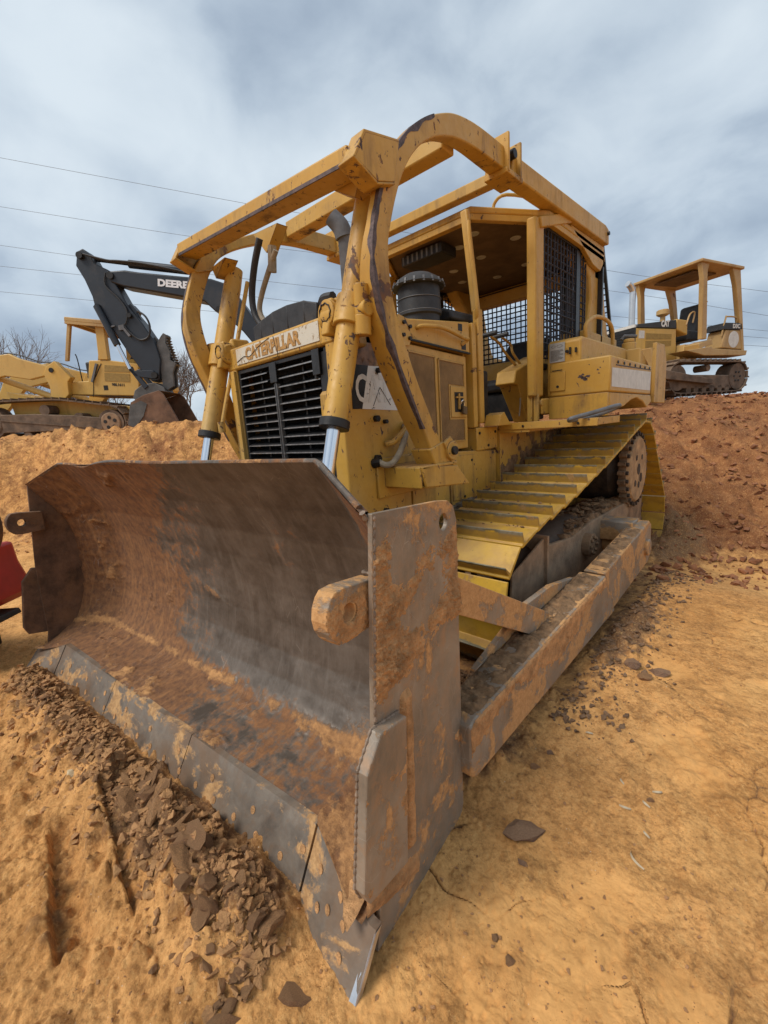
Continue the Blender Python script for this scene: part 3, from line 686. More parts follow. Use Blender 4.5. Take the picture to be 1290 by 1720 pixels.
def endp_mat(nm, mudlevel):
    m, t, b = newmat(nm); n = NT(t)
    a = n.noise(3.2, 8, 0.66, 0.4); st = n.noise(9, 8, 0.7, 0.3, n.mp((1, 1.6, 0.5))); f = n.noise(45, 6, 0.75)
    c = n.mix(n.mr(a, 0.33, 0.66), (0.17, 0.135, 0.10), (0.35, 0.285, 0.22))
    c = n.mix(n.mr(st, 0.47, 0.66, 0, 0.6), c, (0.33, 0.22, 0.14))
    sc_ = n.voro(7, 'DISTANCE_TO_EDGE', n.mp((1.0, 3.4, 1.2), (1, 2, 3)))
    c = n.mix(n.m('MULTIPLY', n.mr(sc_, 0.0, 0.01, 0.6, 0.0), n.mr(n.noise(3, 3), 0.42, 0.6)), c, (0.5, 0.45, 0.38))
    md = n.mr(n.noise(3.6, 9, 0.7, 0.3, n.mp(loc=(7, 1, 2))), mudlevel, mudlevel+0.05)
    c = n.mix(n.mr(n.noise(12, 7, 0.75, 0.4, n.mp(loc=(2, 9, 4))), 0.52, 0.66, 0, 0.75), c, (0.36, 0.215, 0.12))
    c = n.mix(md, c, n.mix(n.mr(f, 0.35, 0.65), (0.42, 0.215, 0.08), (0.60, 0.33, 0.135)))
    t.links.new(c, b.inputs['Base Color']); t.links.new(n.fmix(md, 0.5, 0.95), b.inputs['Roughness']); t.links.new(n.m('MULTIPLY', n.m('SUBTRACT', 1.0, md), 0.2), b.inputs['Metallic'])
    n.bump(n.m('ADD', n.m('MULTIPLY', f, 0.2), n.m('MULTIPLY', md, n.m('ADD', 0.4, n.noise(26, 6, 0.75)))), b, 0.6, 0.008); return m
MENDP = endp_mat('end_plate_steel_muddy', 0.55); MENDR = steel_rusty = plain('rusty_end_plate', (0.13, 0.07, 0.04), 0.85, 0.1, 0.5, 7, 0.7, 0.008, dirt=0.3, dirtcol=(0.26, 0.13, 0.055)); MLUG = endp_mat('lug_steel_muddy', 0.44)
EPN = endplates(1); endplates(-1)
# clay crusts on the near end plate
def t_ep(u, v):
    b1 = np.exp(-((v-1.06-0.30*(u-0.1))/0.075)**2)*sst(u, -0.2, 0.0)*0.9+np.exp(-((v-0.83-0.15*u)/0.085)**2)*1.25+np.exp(-((u+0.05)/0.075)**2)*sst(v, 0.72, 0.85)*(1-sst(v, 1.2, 1.3))*1.3
    b1 += np.exp(-((u-0.40)/0.05)**2)*sst(v, 0.78, 0.9)*(1-sst(v, 1.05, 1.2))*1.1
    b1 += np.exp(-(((u-0.40)/0.075)**2+((v-0.28)/0.09)**2))*0.9+0.45*np.exp(-(((u-0.12)/0.10)**2+((v+0.04)/0.05)**2))
    n_ = fbm(u, v, 2.0, 5, 8.0, 0.7)+0.55*fbm(u*1.0, v*1.6, 9.0, 4, 30.0, 0.7); return 0.014*(b1-0.82+1.3*n_)*(1.0+1.1*fbm(u, v, 7.0, 4, 55.0, 0.75))
crust('mud_cake', EP, lambda u, v, h: (1.70+h, u, v), 0.0035, t_ep, MCLAY, EPN, bw, HOLE)
def t_gr(u, v):
    e = np.exp(-((u-0.012-0.05*(v-0.4))/0.030)**4)*sst(v, 0.08, 0.14)*(1-sst(v, 0.69, 0.73)); n_ = fbm(u, v, 5.0, 5, 12.0, 0.65)
    return 0.034*(e-0.35+0.25*n_)
crust('mud_cake', [(-.1, .05), (.12, .05), (.12, .75), (-.1, .75)], lambda u, v, h: (1.70+h, u, v), 0.0035, t_gr, MCLAY, EPN, bw)
def t_low(u, v):
    n_ = fbm(u, v, 15.0, 5, 8.0, 0.65); e = np.exp(-((v-(0.10-0.42*(u+0.23)))/0.05)**2); return 0.018*(e-0.45+0.6*n_)
crust('mud_cake', [(-.26, -.1), (.05, -.11), (.05, .12), (-.07, .13), (-.24, .17)], lambda u, v, h: (1.70+h, u, v), 0.0035, t_low, MCLAY, EPN, bw)
crust('mud_cake', LUGP, lambda u, v, h: (1.668+h, u, v), 0.003, lambda u, v: 0.012*(0.25+1.2*fbm(u, v, 6.0, 5, 14, 0.65)-0.6*sst(v, 1.09, 1.13)), MCLAY, EPN, bw, (-.173, 1.066, .031))
def t_wp(u, v): return 0.012*(-0.28+1.1*fbm(u, v, 21.0, 5, 9.0, 0.62)+0.5*np.exp(-(((u+.06)/.06)**2+((v-.36)/.06)**2)))
crust('mud_cake', WP, lambda u, v, h: (1.742+h, u, v), 0.003, t_wp, MCLAY, EPN, bw)
def weld(pts, nm='weld_bead', par=None, r_=.0065, mat=None):
    P2 = []; 
    for a, b_ in zip(pts[:-1], pts[1:]):
        a, b_ = np.array(a, float), np.array(b_, float); k_ = max(2, int(np.linalg.norm(b_-a)/.008)); P2 += [a+(b_-a)*i/k_ for i in range(k_)]
    P2.append(np.array(pts[-1], float)); mb = MB().tube(P2, [r_*(.8+.35*math.sin(i*2.1)) for i in range(len(P2))], 6)
    return mb.xf(bw).build(nm, mat or MPLW, par)
MPLW = plain('weld_metal', (0.24, 0.17, 0.12), 0.6, 0.2, 0.4, 30, 0.5)
weld([(1.703, y, z) for y, z in [WP[0], WP[1], WP[2], WP[3], WP[4], WP[5], WP[0]]], par=EPN)
weld([(1.70, -.066, 1.33), (1.70, -.135, .70)], par=EPN, r_=.006)
weld([(1.62, -.045, 1.14), (1.665, -.045, 1.14), (1.667, -.045, .98)], par=EPN, r_=.009)
weld([(1.676, *map(float, prof_fn(np.array(1.675), np.array(t)))) for t in np.linspace(.25, 1, 24)], par=EPN, r_=.010)
# clay filling the corner between moldboard and near end plate
mb = MB()
def fill(v0, v1, yy, wdt, nm):
    u = np.linspace(0, 1, 26); v = np.linspace(v0, v1, 150); U, V = np.meshgrid(u, v, indexing='ij')
    tn = np.interp(V, [0, .12, 1], [0, .12, 1]); X = 1.665-wdt*U*(1+0.5*fbm(V*6, 0*U, 3.0, 3, 1)); Y, Z = prof_fn(X, V)
    hgt = 0.05*(1-U)**1.5*(1+0.8*fbm(U*2, V*9, 1.0, 4, 1))+0.010*fbm(U*4, V*40, 2, 4, 1)
    P_ = np.stack([X, Y-np.maximum(hgt, -0.002)*0.9-0.001, Z+0.25*hgt], -1); grid_obj(nm, bw(P_), MCLAY, blade, kind='stuff')
fill(0.0, 0.42, 0, 0.13, 'mud_cake')

# ----- push arms, braces, track frames
def arm_profile(s):
    q = [(.36, .13, .37), (.9, .125, .395), (1.6, .12, .425), (2.16, .115, .448)]
    mb = MB()
    x1, x0 = 1.70, 1.52
    mb.prism([(.585, .10), (.63, .078), (2.60, .106), (2.34, .462), (.62, .358), (.585, .335)], 'x', x0-0.0, x1)
    arm = sm(mb, s).build('push_arm', MARM, DZ, bevel=0.012, smooth=False)
    mb = MB().prism([(2.615, .112), (2.355, .468), (3.45, .56), (3.64, .585), (3.72, .54), (3.75, .25), (3.66, .19)], 'x', x0+0.02, x1-0.015)
    sm(mb, s).build('rear_section', MARM, arm, bevel=0.012, smooth=False)
    mb = MB().prism([(.40, .08), (.62, .10), (.62, .35), (.42, .40)], 'x', 1.54, 1.64); sm(mb, s).build('arm_clevis', MARM, arm, bevel=0.012)
    mb = MB().box(1.30, 1.60, 3.42, 3.66, .42, .60); mb.cyl((1.2, 3.55, .36), (1.715, 3.55, .36), .075); sm(mb, s).build('trunnion', MARM, arm, bevel=0.01)
    # doubler ramp on top
    mb = MB().prism([(.90, .386), (1.6, .425), (2.2, .46), (1.8, .53), (1.45, .53)], 'x', 1.50, 1.535)
    sm(mb, s).build('stiffener', MARM, arm, bevel=0.004)
    # diagonal brace: a channel from the blade back down to the arm
    A = np.array([1.57, .50, .965]); B_ = np.array([1.61, 1.55, .385])
    mb = MB().bar(A, B_, .012, .15, (0, 0, 1)); mb.bar(A+(-.05, 0, .075), B_+(-.05, 0, .075), .11, .012, (0, 0, 1)); mb.bar(A+(-.05, 0, -.075), B_+(-.05, 0, -.075), .11, .012, (0, 0, 1))
    sm(mb, s).build('brace', MARM, DZ, bevel=0.003, smooth=False)
MARM = endp_mat('push_arm_steel_muddy', 0.455)
both(arm_profile)
def t_arm(u, v):   # u = y, v = z on the outer side: clay from the top down, bare worn band low
    top = .358+(u-.62)*(.462-.358)/1.72; n_ = fbm(u, v, 3.0, 5, 5.0, 0.62)
    e = sst(v-(top-.15-0.05*np.sin(u*5))+0.11*n_, -0.02, 0.06); return 0.010*(e-0.45+0.9*fbm(u, v, 9.0, 5, 20.0, 0.72))
crust('mud_cake', [(.59, .11), (.63, .09), (2.58, .115), (2.33, .455), (.62, .353), (.59, .33)], lambda u, v, h: (1.70+h, u, v), 0.006, t_arm, MCLAY, DZ)
crust('mud_cake', [(1.525, .37), (1.69, .37), (1.69, 2.15), (1.525, 2.15)], lambda u, v, h: (u, v, .372+(v-.36)*0.0435+h), 0.007,
      lambda u, v: 0.045*(0.30+1.0*fbm(u, v, 3.0, 5, 8.0, 0.65))*(0.5+0.5*sst(u, 1.52, 1.58))*(1-sst(u, 1.66, 1.695)), MCLAYB, DZ) if False else None
MCLAYB = plain('brown_clay', (0.27, 0.155, 0.075), 0.95, 0, 0.5, 14, 1.0, 0.02)
crust('loose_soil', [(1.525, .63), (1.695, .63), (1.695, 2.3), (1.525, 2.3)], lambda u, v, h: (u, v, .356+(v-.62)*0.0605+h), 0.006,
      lambda u, v: 0.05*(0.22+1.0*fbm(u, v, 3.0, 5, 9.0, 0.68))*(1-sst(u, 1.655, 1.695)), MCLAYB, DZ)
crust('loose_soil', [(1.55, 2.4), (1.68, 2.4), (1.68, 3.4), (1.55, 3.4)], lambda u, v, h: (u, v, .468+(v-2.355)*0.084+h), 0.008,
      lambda u, v: 0.05*(0.12+1.0*fbm(u, v, 5.0, 5, 8.0, 0.68))*(1-sst(u, 1.64, 1.68)), MCLAYB, DZ)

# track path (y, z): hull round front idler, rear idler and high sprocket
def hull_path():
    circ = [((1.79, .445), .405), ((5.25, .27), .405), ((4.50, .96), .485)]
    pts = []
    for (cy, cz), r_ in circ:
        for a in np.linspace(0, 2*math.pi, 120)[:-1]: pts.append((cy+r_*math.cos(a), cz+r_*math.sin(a)))
    pts = sorted(pts)
    def half(ps):
        h = []
        for p in ps:
            while len(h) > 1 and (h[-1][0]-h[-2][0])*(p[1]-h[-2][1])-(h[-1][1]-h[-2][1])*(p[0]-h[-2][0]) <= 0: h.pop()
            h.append(p)
        return h
    lo = half(pts); hi = half(pts[::-1]); loop = lo[:-1]+hi[:-1]+[lo[0]]
    P_ = np.array(loop); d = np.r_[0, np.cumsum(np.hypot(*np.diff(P_, axis=0).T))]; return P_, d
TP, TD = hull_path()
def tpos(s_):
    s_ = s_ % TD[-1]; y = np.interp(s_, TD, TP[:, 0]); z = np.interp(s_, TD, TP[:, 1])
    y2 = np.interp((s_+.02) % TD[-1], TD, TP[:, 0]); z2 = np.interp((s_+.02) % TD[-1], TD, TP[:, 1])
    y1 = np.interp((s_-.02) % TD[-1], TD, TP[:, 0]); z1 = np.interp((s_-.02) % TD[-1], TD, TP[:, 1])
    t = np.array([y2-y1, z2-z1]); t /= np.hypot(*t)
    sag = -0.035*math.sin(math.pi*np.clip((y-1.9)/(4.1-1.9), 0, 1)) if z > .75 and y < 4.2 else 0
    return y, z+sag, t
NSH = 44; PITCH_ = TD[-1]/NSH
def shoe_mesh(wx0, wx1):
    """local: x across, y along travel, z outward"""
    mb = MB(); p = PITCH_
    sect = [(-p*.50, .0), (-p*.50, .018), (p*.30, .018), (p*.335, .090), (p*.375, .090), (p*.40, .018), (p*.47, .012), (p*.47, -.006), (p*.36, -.008), (-p*.42, .0)]
    mb.prism(sect, 'x', wx0, wx1); return mb
shoe_me = None
def tracks(s):
    global shoe_me
    tr = MB()
    # chain links, two rails
    for i in range(NSH):
        y, z, t = tpos((i+.5)*PITCH_); n = np.array([t[1], -t[0]])    # outward
        a = math.atan2(t[1], t[0])
        for x in (1.0, 1.16):
            vs = []
            for (u, v) in [(-.13, -.085), (.13, -.085), (.13, -.01), (-.13, -.01)]:
                for xx in (x-.02, x+.02): vs.append((xx, y+t[0]*u-n[0]*-v*1.0, z+t[1]*u-n[1]*-v*1.0))
            v_ = [vs[0], vs[1], vs[3], vs[2], vs[6], vs[7], vs[5], vs[4]]; tr.hexa(v_)
        tr.cyl((.96, y-n[0]*.05, z-n[1]*.05), (1.2, y-n[0]*.05, z-n[1]*.05), .03, seg=8)
    trk = sm(tr, s).build('track', MUNDER, DZ)
    if shoe_me is None:
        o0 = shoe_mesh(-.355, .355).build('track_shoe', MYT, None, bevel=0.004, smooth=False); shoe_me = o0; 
        b0 = MB()
        for xx in (-.13, -.05, .07, .15): b0.cyl((xx, -.03, .015), (xx, -.03, .032), .014, seg=6)
    for i in range(NSH):
        y, z, t = tpos((i+.5)*PITCH_); n = np.array([t[1], -t[0]])
        o = shoe_me if (i == 0 and s > 0) else shoe_me.copy()
        if not (i == 0 and s > 0): C.objects.link(o)
        # columns: local x -> X, local y -> travel (reversed so the bar leads), local z -> outward
        jit = random.uniform(-.004, .004)
        m = Matrix(((-1, 0, 0, s*1.085), (0, t[0], n[0], y-3.3+n[0]*jit), (0, t[1], n[1], z+n[1]*jit), (0, 0, 0, 1)))
        o.parent = trk; o.matrix_local = m
random.seed(3)
both(tracks)
MWHEEL = plain('idler_mud', (0.20, 0.12, 0.065), 0.85, 0.1, 0.4, 9, 0.8, 0.01, dirt=0.3, dirtcol=(0.34, 0.2, 0.1))
def under(s):
    fr = MB().prism([(1.95, .24), (5.1, .24), (5.1, .58), (2.2, .60), (1.98, .52)], 'x', .98, 1.30)
    fr = sm(fr, s).build('track_frame', MUNDER, DZ, bevel=0.02)
    mb = MB().tube([(1.12, 1.72, .47), (1.12, 2.0, .49), (1.12, 2.9, .50), (1.12, 3.3, .50)], [.13, .19, .20, .17], 20, 6); sm(mb, s).build('recoil_housing', MDARKM, fr)
    # guard plate in front, folded
    mb = MB().prism([(1.66, .60), (2.16, .74), (2.20, .20), (1.80, .22), (1.64, .42)], 'x', 1.33, 1.345); mb.prism([(2.14, .20), (2.17, .20), (2.17, .75), (2.14, .75)], 'x', 1.20, 1.37)
    sm(mb, s).build('guard_plate', MPLT, fr, bevel=0.003, smooth=False)
    mb = MB().prism([(2.2, .22), (3.9, .24), (4.4, .5), (4.3, .62), (3.2, .64), (2.75, .60), (2.2, .66)], 'x', 1.30, 1.335); sm(mb, s).build('side_plate', MPLT, fr, bevel=0.01, smooth=False)
    mb = MB().cyl((1.30, 3.02, .47), (1.40, 3.02, .47), .10); 
    for k in range(8):
        a = k*math.pi/4; mb.cyl((1.40, 3.02+.07*math.cos(a), .47+.07*math.sin(a)), (1.42, 3.02+.07*math.cos(a), .47+.07*math.sin(a)), .016, seg=6)
    sm(mb, s).build('pin_boss', MUNDER, fr, bevel=0.006)
    for cy, cz0 in ((1.79, .445), (5.25, .27)):
        mb = MB().tube([(.98, cy, cz0), (1.0, cy, cz0), (1.02, cy, cz0), (1.14, cy, cz0), (1.16, cy, cz0), (1.18, cy, cz0)], [.1, .30, .33, .33, .30, .1], 40)
        sm(mb, s).build('idler_wheel', MWHEEL if cy < 3 else MYG, DZ)
    for cy in np.linspace(2.3, 4.8, 7):
        mb = MB().tube([(x_, cy, .2-.05*(cy-2.3)) for x_ in (.97, .98, 1.03, 1.04, 1.12, 1.13, 1.18, 1.19)], [.06, .125, .125, .10, .10, .125, .125, .06], 20)
        sm(mb, s).build('track_roller', MDARKM, fr)
    # high sprocket with segments, final drive housing
    cy, cz = 4.47, .955
    mb = MB().tube([(.62, cy, cz), (1.18, cy, cz), (1.22, cy, cz), (1.27, cy, cz)], [.34, .36, .33, .30], 40); sm(mb, s).build('final_drive', MDARKM, DZ)
    mb = MB(); nT_ = 27; pr = []
    for k in range(nT_):
        for (f_, r_) in ((0.0, .375), (.22, .375), (.32, .418), (.68, .418), (.78, .375)): a = 2*math.pi*(k+f_)/nT_; pr.append((cy+r_*math.cos(a), cz+r_*math.sin(a)))
    mb.frame(pr, [(cy+.30*math.cos(a), cz+.30*math.sin(a)) for a in np.linspace(0, 6.28, 20)[:-1]], 'x', 1.12, 1.19) if False else mb.prism(pr, 'x', 1.29, 1.36)
    sp = sm(mb, s).build('sprocket', MUNDER, DZ, bevel=0.0, smooth=False)
    mb = MB().tube([(1.34, cy, cz), (1.365, cy, cz), (1.385, cy, cz), (1.39, cy, cz)], [.375, .36, .34, .335], 40); sm(mb, s).build('sprocket_face', MSPROC, sp)
    mb = MB()
    for k in range(27):
        a = 2*math.pi*(k+.5)/27; mb.cyl((1.36, cy+.378*math.cos(a), cz+.378*math.sin(a)), (1.385, cy+.378*math.cos(a), cz+.378*math.sin(a)), .021, seg=8)
    sm(mb, s).build('sprocket_bolt', MDARKM, sp, kind='stuff')
    for (dy_, dz__, r_) in ((.02, -.17, .035), (.10, -.10, .05), (-.12, -.14, .035), (-.1, .13, .03), (.12, .12, .03), (0, 0, .06)):
        mb = MB().cyl((1.388, cy+dy_, cz+dz__), (1.3935, cy+dy_, cz+dz__), r_, seg=18); sm(mb, s).build('hub_recess', MDARKM, sp)
MDARKM = plain('oily_dark_iron', (0.055, 0.04, 0.03), 0.65, 0.3, 0.5, 9, 0.6, dirt=0.25, dirtcol=(0.22, 0.13, 0.07))
MPLT = plain('mud_dried_plate', (0.27, 0.18, 0.11), 0.85, 0.0, 0.35, 6, 0.7, 0.008, dirt=0.3, dirtcol=(0.38, 0.24, 0.12))
both(under)
# soil and stones lying on the track frame, and dried clay on the shoes
def crumbs(name, n, area, zf, size, mat, parent, seed, flat=0.6):
    rs = np.random.RandomState(seed); mb = MB()
    base = [(1,0,0),(-1,0,0),(0,1,0),(0,-1,0),(0,0,1),(0,0,-1)]; F_ = [(0,2,4),(2,1,4),(1,3,4),(3,0,4),(2,0,5),(1,2,5),(3,1,5),(0,3,5)]
    for i in range(n):
        x, y = area(rs); r_ = size[0]+(size[1]-size[0])*rs.rand()**2.5; z = zf(x, y)
        if z is None: continue
        Q = np.linalg.qr(rs.normal(size=(3, 3)))[0]; j = 0.7+0.6*rs.rand(6)
        v = np.array([np.array(b_)*j[k] for k, b_ in enumerate(base)])@Q*r_*np.array([1.2, 1, flat])
        mb.add([(x+q[0], y+q[1], z+q[2]+r_*0.15) for q in v], F_)
    return mb.build(name, mat, parent, smooth=False, kind='stuff')
crumbs('loose_soil', 260, lambda r_: (1.0+.32*r_.rand(), 2.3+2.0*r_.rand()), lambda x, y: .605+.03*r0(x, y), (.012, .05), MCLAYB, DZ, 4) if False else None
def r0(x, y): return float(noise3(x*5, y*5, 1.0))
crust('loose_soil', [(1.0, 2.6), (1.32, 2.6), (1.32, 4.4), (1.0, 4.4)], lambda u, v, h: (u, v, .60+h), 0.012, lambda u, v: 0.05+0.09*fbm(u, v, 1.0, 5, 5.0, 0.65), MCLAYB, DZ)
crumbs('loose_soil', 200, lambda r_: (1.0+.3*r_.rand(), 2.7+1.6*r_.rand()), lambda x, y: .66+.03*r0(x, y), (.01, .05), MCLAYB, DZ, 4)
def shoe_z(x, y):
    s_ = None
    z = np.interp(y, [1.75, 4.2], [.86, 1.41]); return z+0.012
crumbs('dried_clay', 320, lambda r_: (.76+.6*r_.rand(), 1.8+2.3*r_.rand()**1.3), lambda x, y: float(shoe_z(x, y))-0.03*math.sin(math.pi*min(1, max(0, (y-1.9)/2.2))), (.004, .02), MCLAYB, DZ, 9)
# ----- hull between the tracks
mb = MB(); mb.box(-.62, .62, 1.56, 5.6, .45, 1.34); mb.box(-.50, .50, 5.6, 6.0, .5, 1.2); mb.build('main_frame', MYG, DZ, bevel=0.02)
def wall_side(s):
    mb = MB().prism([(2.75, .80), (4.6, 1.1), (4.6, 1.50), (2.75, 1.50)], 'x', .62, .68); sm(mb, s).build('fender_wall', MYG, DZ)
both(wall_side)
# radiator guard (hard nose)
def guard_side(s):
    mb = MB().prism([(.97, .62), (1.55, .62), (1.55, 1.34), (1.50, 2.10), (1.45, 2.20), (.97, 2.20)], 'x', .53, .645)
    g = sm(mb, s).build('guard_side', MYC, DZ, bevel=0.012, label='chipped side plate with rust stain and remains of a white decal' if s > 0 else None)
    mb = MB()
    for (y, z, r_) in ((1.232, 1.638, .022), (1.312, 1.617, .015), (1.278, 1.93, .018), (1.374, 1.484, .02), (1.217, 1.39, .026), (1.266, 1.041, .02), (1.22, 1.02, .012)):
        m2 = MB().cyl((.645, y, z), (.675, y, z), r_, seg=6); sm(m2, s).build('bolt', MDARK, g, bevel=0.002)
    return g
MCYG = None
def nosecolor():
    m = paint('yellow_nose_rusty', chip=0.60, dirt=0.6); t = m.node_tree; b = t.nodes['Principled BSDF']; n = NT(t)
    src = b.inputs['Base Color'].links[0].from_socket
    # rust-brown run-off area high on the plate, object space y,z around (-2.2, 2.0)
    q = n.N.new('ShaderNodeSeparateXYZ'); n.L.new(n.co, q.inputs[0])
    d = n.m('ADD', n.m('POWER', n.m('DIVIDE', n.m('ADD', q.outputs[1], 2.10), 0.13), 2.0) if False else n.m('ABSOLUTE', n.m('DIVIDE', n.m('ADD', q.outputs[1], 2.10), 0.16)), n.m('ABSOLUTE', n.m('DIVIDE', n.m('SUBTRACT', q.outputs[2], 2.03), 0.22)))
    k = n.mr(n.m('ADD', d, n.mr(n.noise(9, 6, 0.7), 0.3, 0.7, -0.6, 0.6)), 1.1, 0.75)
    t.links.new(n.mix(k, src, n.mix(n.mr(n.noise(20, 5), 0.4, 0.6), (0.09, 0.045, 0.025), (0.21, 0.105, 0.045))), b.inputs['Base Color'])
    return m
MYC = nosecolor()
GS = guard_side(1); guard_side(-1)
# weathered white decal with black corner and chevron strokes
def decal_mat():
    m, t, b = newmat('weathered_decal'); n = NT(t)
    f = n.noise(14, 8, 0.75, 0.5); g = n.noise(50, 4, 0.7)
    c = n.mix(n.mr(f, 0.60, 0.63), (0.68, 0.66, 0.61), (0.05, 0.045, 0.04)); c = n.mix(n.mr(g, 0.66, 0.7), c, (0.5, 0.28, 0.06))
    t.links.new(c, b.inputs['Base Color']); b.inputs['Roughness'].default_value = 0.6; return m
MDEC = decal_mat()
MB().prism([(1.125, 1.70), (1.455, 1.685), (1.38, 1.955), (1.20, 1.955)], 'x', .6455, .6475).build('decal', MDEC, GS, smooth=False)
MB().prism([(1.045, 1.70), (1.125, 1.70), (1.20, 1.955), (1.055, 1.96)], 'x', .6455, .6472).build('decal', MDARK, GS, smooth=False, label='black worn corner of the decal')
text('CAT', .17, .30, (.6482, 1.08, 1.735), (0, 1, 0), (0, 0, 1), MWHITE, 'decal_letters', GS, 0.001)
mb = MB()
for (a, b_) in (((1.22, 1.715), (1.29, 1.83)), ((1.29, 1.83), (1.38, 1.72))): mb.bar((.6486, a[0], a[1]), (.6486, b_[0], b_[1]), .001, .006, (1, 0, 0))
mb.build('chevron', MDARK, GS, smooth=False)
# top beam with name plate
mb = MB(); mb.prism([(-.53, 2.075), (.53, 2.075), (.645, 2.075), (.645, 2.205), (.60, 2.235), (-.58, 2.235), (-.645, 2.2), (-.645, 2.075)], 'y', .965, 1.35)
tb = mb.build('top_beam', MYC, DZ, bevel=0.015)
def plate_mat():
    m, t, b = newmat('name_plate_white'); n = NT(t)
    f = n.noise(22, 8, 0.75, 0.4); c = n.mix(n.mr(f, 0.56, 0.60), (0.60, 0.55, 0.45), (0.30, 0.20, 0.10)); c = n.mix(n.mr(n.noise(5, 4), 0.5, 0.7, 0, 0.5), c, (0.5, 0.36, 0.2))
    t.links.new(c, b.inputs['Base Color']); b.inputs['Roughness'].default_value = 0.6; n.bump(f, b, 0.3, 0.003); return m
npz = MB().box(-.475, .50, .960, .9645, 2.105, 2.215).build('name_plate', plate_mat(), tb, smooth=False)
text('CATERPILLAR', .086, .66, (-.34, .9595, 2.117), (1, 0, 0), (0, 0, 1), MLETTER, 'letters', tb, 0.003, 0.045)
mb = MB(); mb.tube([(-.47, .957, 2.125), (-.36, .956, 2.15), (-.28, .956, 2.14), (-.15, .956, 2.185), (-.02, .957, 2.215)], .0022, 5, 4); mb.tube([(.03, .957, 2.215), (.05, .956, 2.15), (.065, .956, 2.09), (.0, .957, 2.085)], .0022, 5, 4)
mb.build('crack', MDARK, tb)
# grille: dark core and louvres
MB().box(-.52, .52, 1.10, 1.14, .70, 2.07).build('radiator_core', plain('radiator_core_black', (0.006, 0.006, 0.006), 0.9), DZ)
gr = MB(); gr.box(-.525, -.50, .985, 1.05, .7, 2.07); gr.box(.45, .525, .985, 1.05, .7, 2.07); gr.box(-.035, -.012, .972, 1.03, .7, 1.97); gr.box(-.075, .005, .966, .975, 1.93, 2.06); gr.box(.40, .47, .966, .975, 1.92, 2.068); gr.box(-.5, .5, .985, 1.03, 2.045, 2.07)
G_ = gr.build('grille', MGRILLE, DZ, bevel=0.003, smooth=False); MB().box(-.0125, -.009, .9705, 1.0, .72, 1.92).build('divider_highlight', MLOUV, G_); MB().box(-.038, -.0352, .9705, 1.0, .72, 1.92).build('divider_highlight', MLOUV, G_)  # pale strips along the divider paint in its bright highlight
lv = None
for i in range(23):
    z = 2.005-i*.0555
    for (a, b_) in ((-.50, -.037), (-.010, .45)):
        if i < 2 and a < -.1: b_ = -.13
        mb = MB(); mb.hexa([(a, .985, z), (b_, .985, z), (b_, 1.055, z+.03), (a, 1.055, z+.03), (a, .985, z+.006), (b_, .985, z+.006), (b_, 1.055, z+.036), (a, 1.055, z+.036)])
        l = mb.build('louver', MGRILLE, G_, smooth=False)
        mb = MB().box(a+.002, b_-.002, .9815, .9848, z-.001, z+.0065); mb.build('louver_lip', MLOUV, G_, smooth=False)
mb = MB()
for x in (-.28, .22): mb.box(x-.008, x+.008, 1.03, 1.05, .7, 2.04)
mb.build('grille_stay', MGRILLE, G_)
mb = MB().prism([(.955, 1.62), (.955, 1.80), (.975, 1.82), (1.0, 1.82), (1.0, 1.60), (.975, 1.60)], 'x', .46, .535).build('grille_bracket', MYC, DZ, bevel=0.006)
MB().tube([(.42, .98, 1.95), (.42, .975, 1.9)], .01, 6).build('grille_latch', MDARK, G_)
# side steps / edges left of grille
MB().box(-.58, -.53, .95, .975, 1.30, 2.07).build('grille_edge_strip', MYC, DZ, bevel=0.004)
# lower side panels
def lower_side(s):
    mb = MB().prism([(1.56, .80), (2.01, .90), (2.01, 1.365), (1.56, 1.365)], 'x', .60, .648); sm(mb, s).build('side_panel', MYC, DZ, bevel=0.006)
    mb = MB().prism([(2.02, .915), (2.735, .86), (2.735, 1.315), (2.5, 1.335), (2.02, 1.36)], 'x', .60, .652); sm(mb, s).build('side_panel', MYG, DZ, bevel=0.006)
    mb = MB().prism([(2.04, .97), (2.37, .95), (2.37, 1.315), (2.04, 1.33)], 'x', .652, .659); p = sm(mb, s).build('access_cover', MYG, DZ, bevel=0.003)
    for (y, z) in ((2.08, 1.28), (2.32, 1.27), (2.2, .985)):
        sm(MB().cyl((.659, y, z), (.664, y, z), .011, seg=10), s).build('bolt', MDARK, p)
    mb = MB().box(.50, .665, 2.40, 2.745, 1.335, 1.525); q = sm(mb, s).build('step_box', MYG, DZ, bevel=0.008)
    for (y, z) in ((2.44, 1.48), (2.70, 1.48), (2.58, 1.37)): sm(MB().cyl((.665, y, z), (.672, y, z), .012, seg=8), s).build('bolt', MDARK, q)
    # caked brown soil along the lower edge
both(lower_side)
crust('mud_cake', [(1.95, .80), (2.74, .80), (2.74, 1.06), (2.5, 1.0), (1.95, .93)], lambda u, v, h: (.655+h, u, v), 0.01, lambda u, v: 0.05*(0.35+0.9*fbm(u, v, 1.0, 5, 7.0, 0.6)-2.2*np.clip(v-.93, 0, 1)*3), plain('grey_brown_clay', (0.17, 0.125, 0.08), 0.95, 0, 0.4, 9, 1.0, 0.02), DZ)
def t_fw(u, v): return 0.05*(0.32-2.0*(v-(1.02+0.2*(u-2.75)))+1.0*fbm(u, v, 12.0, 5, 6.0, 0.62))
crust('mud_cake', [(2.76, .85), (4.5, 1.15), (4.5, 1.45), (2.76, 1.45)], lambda u, v, h: (.68+h, u, v), 0.014, t_fw, MCLAYB, DZ)
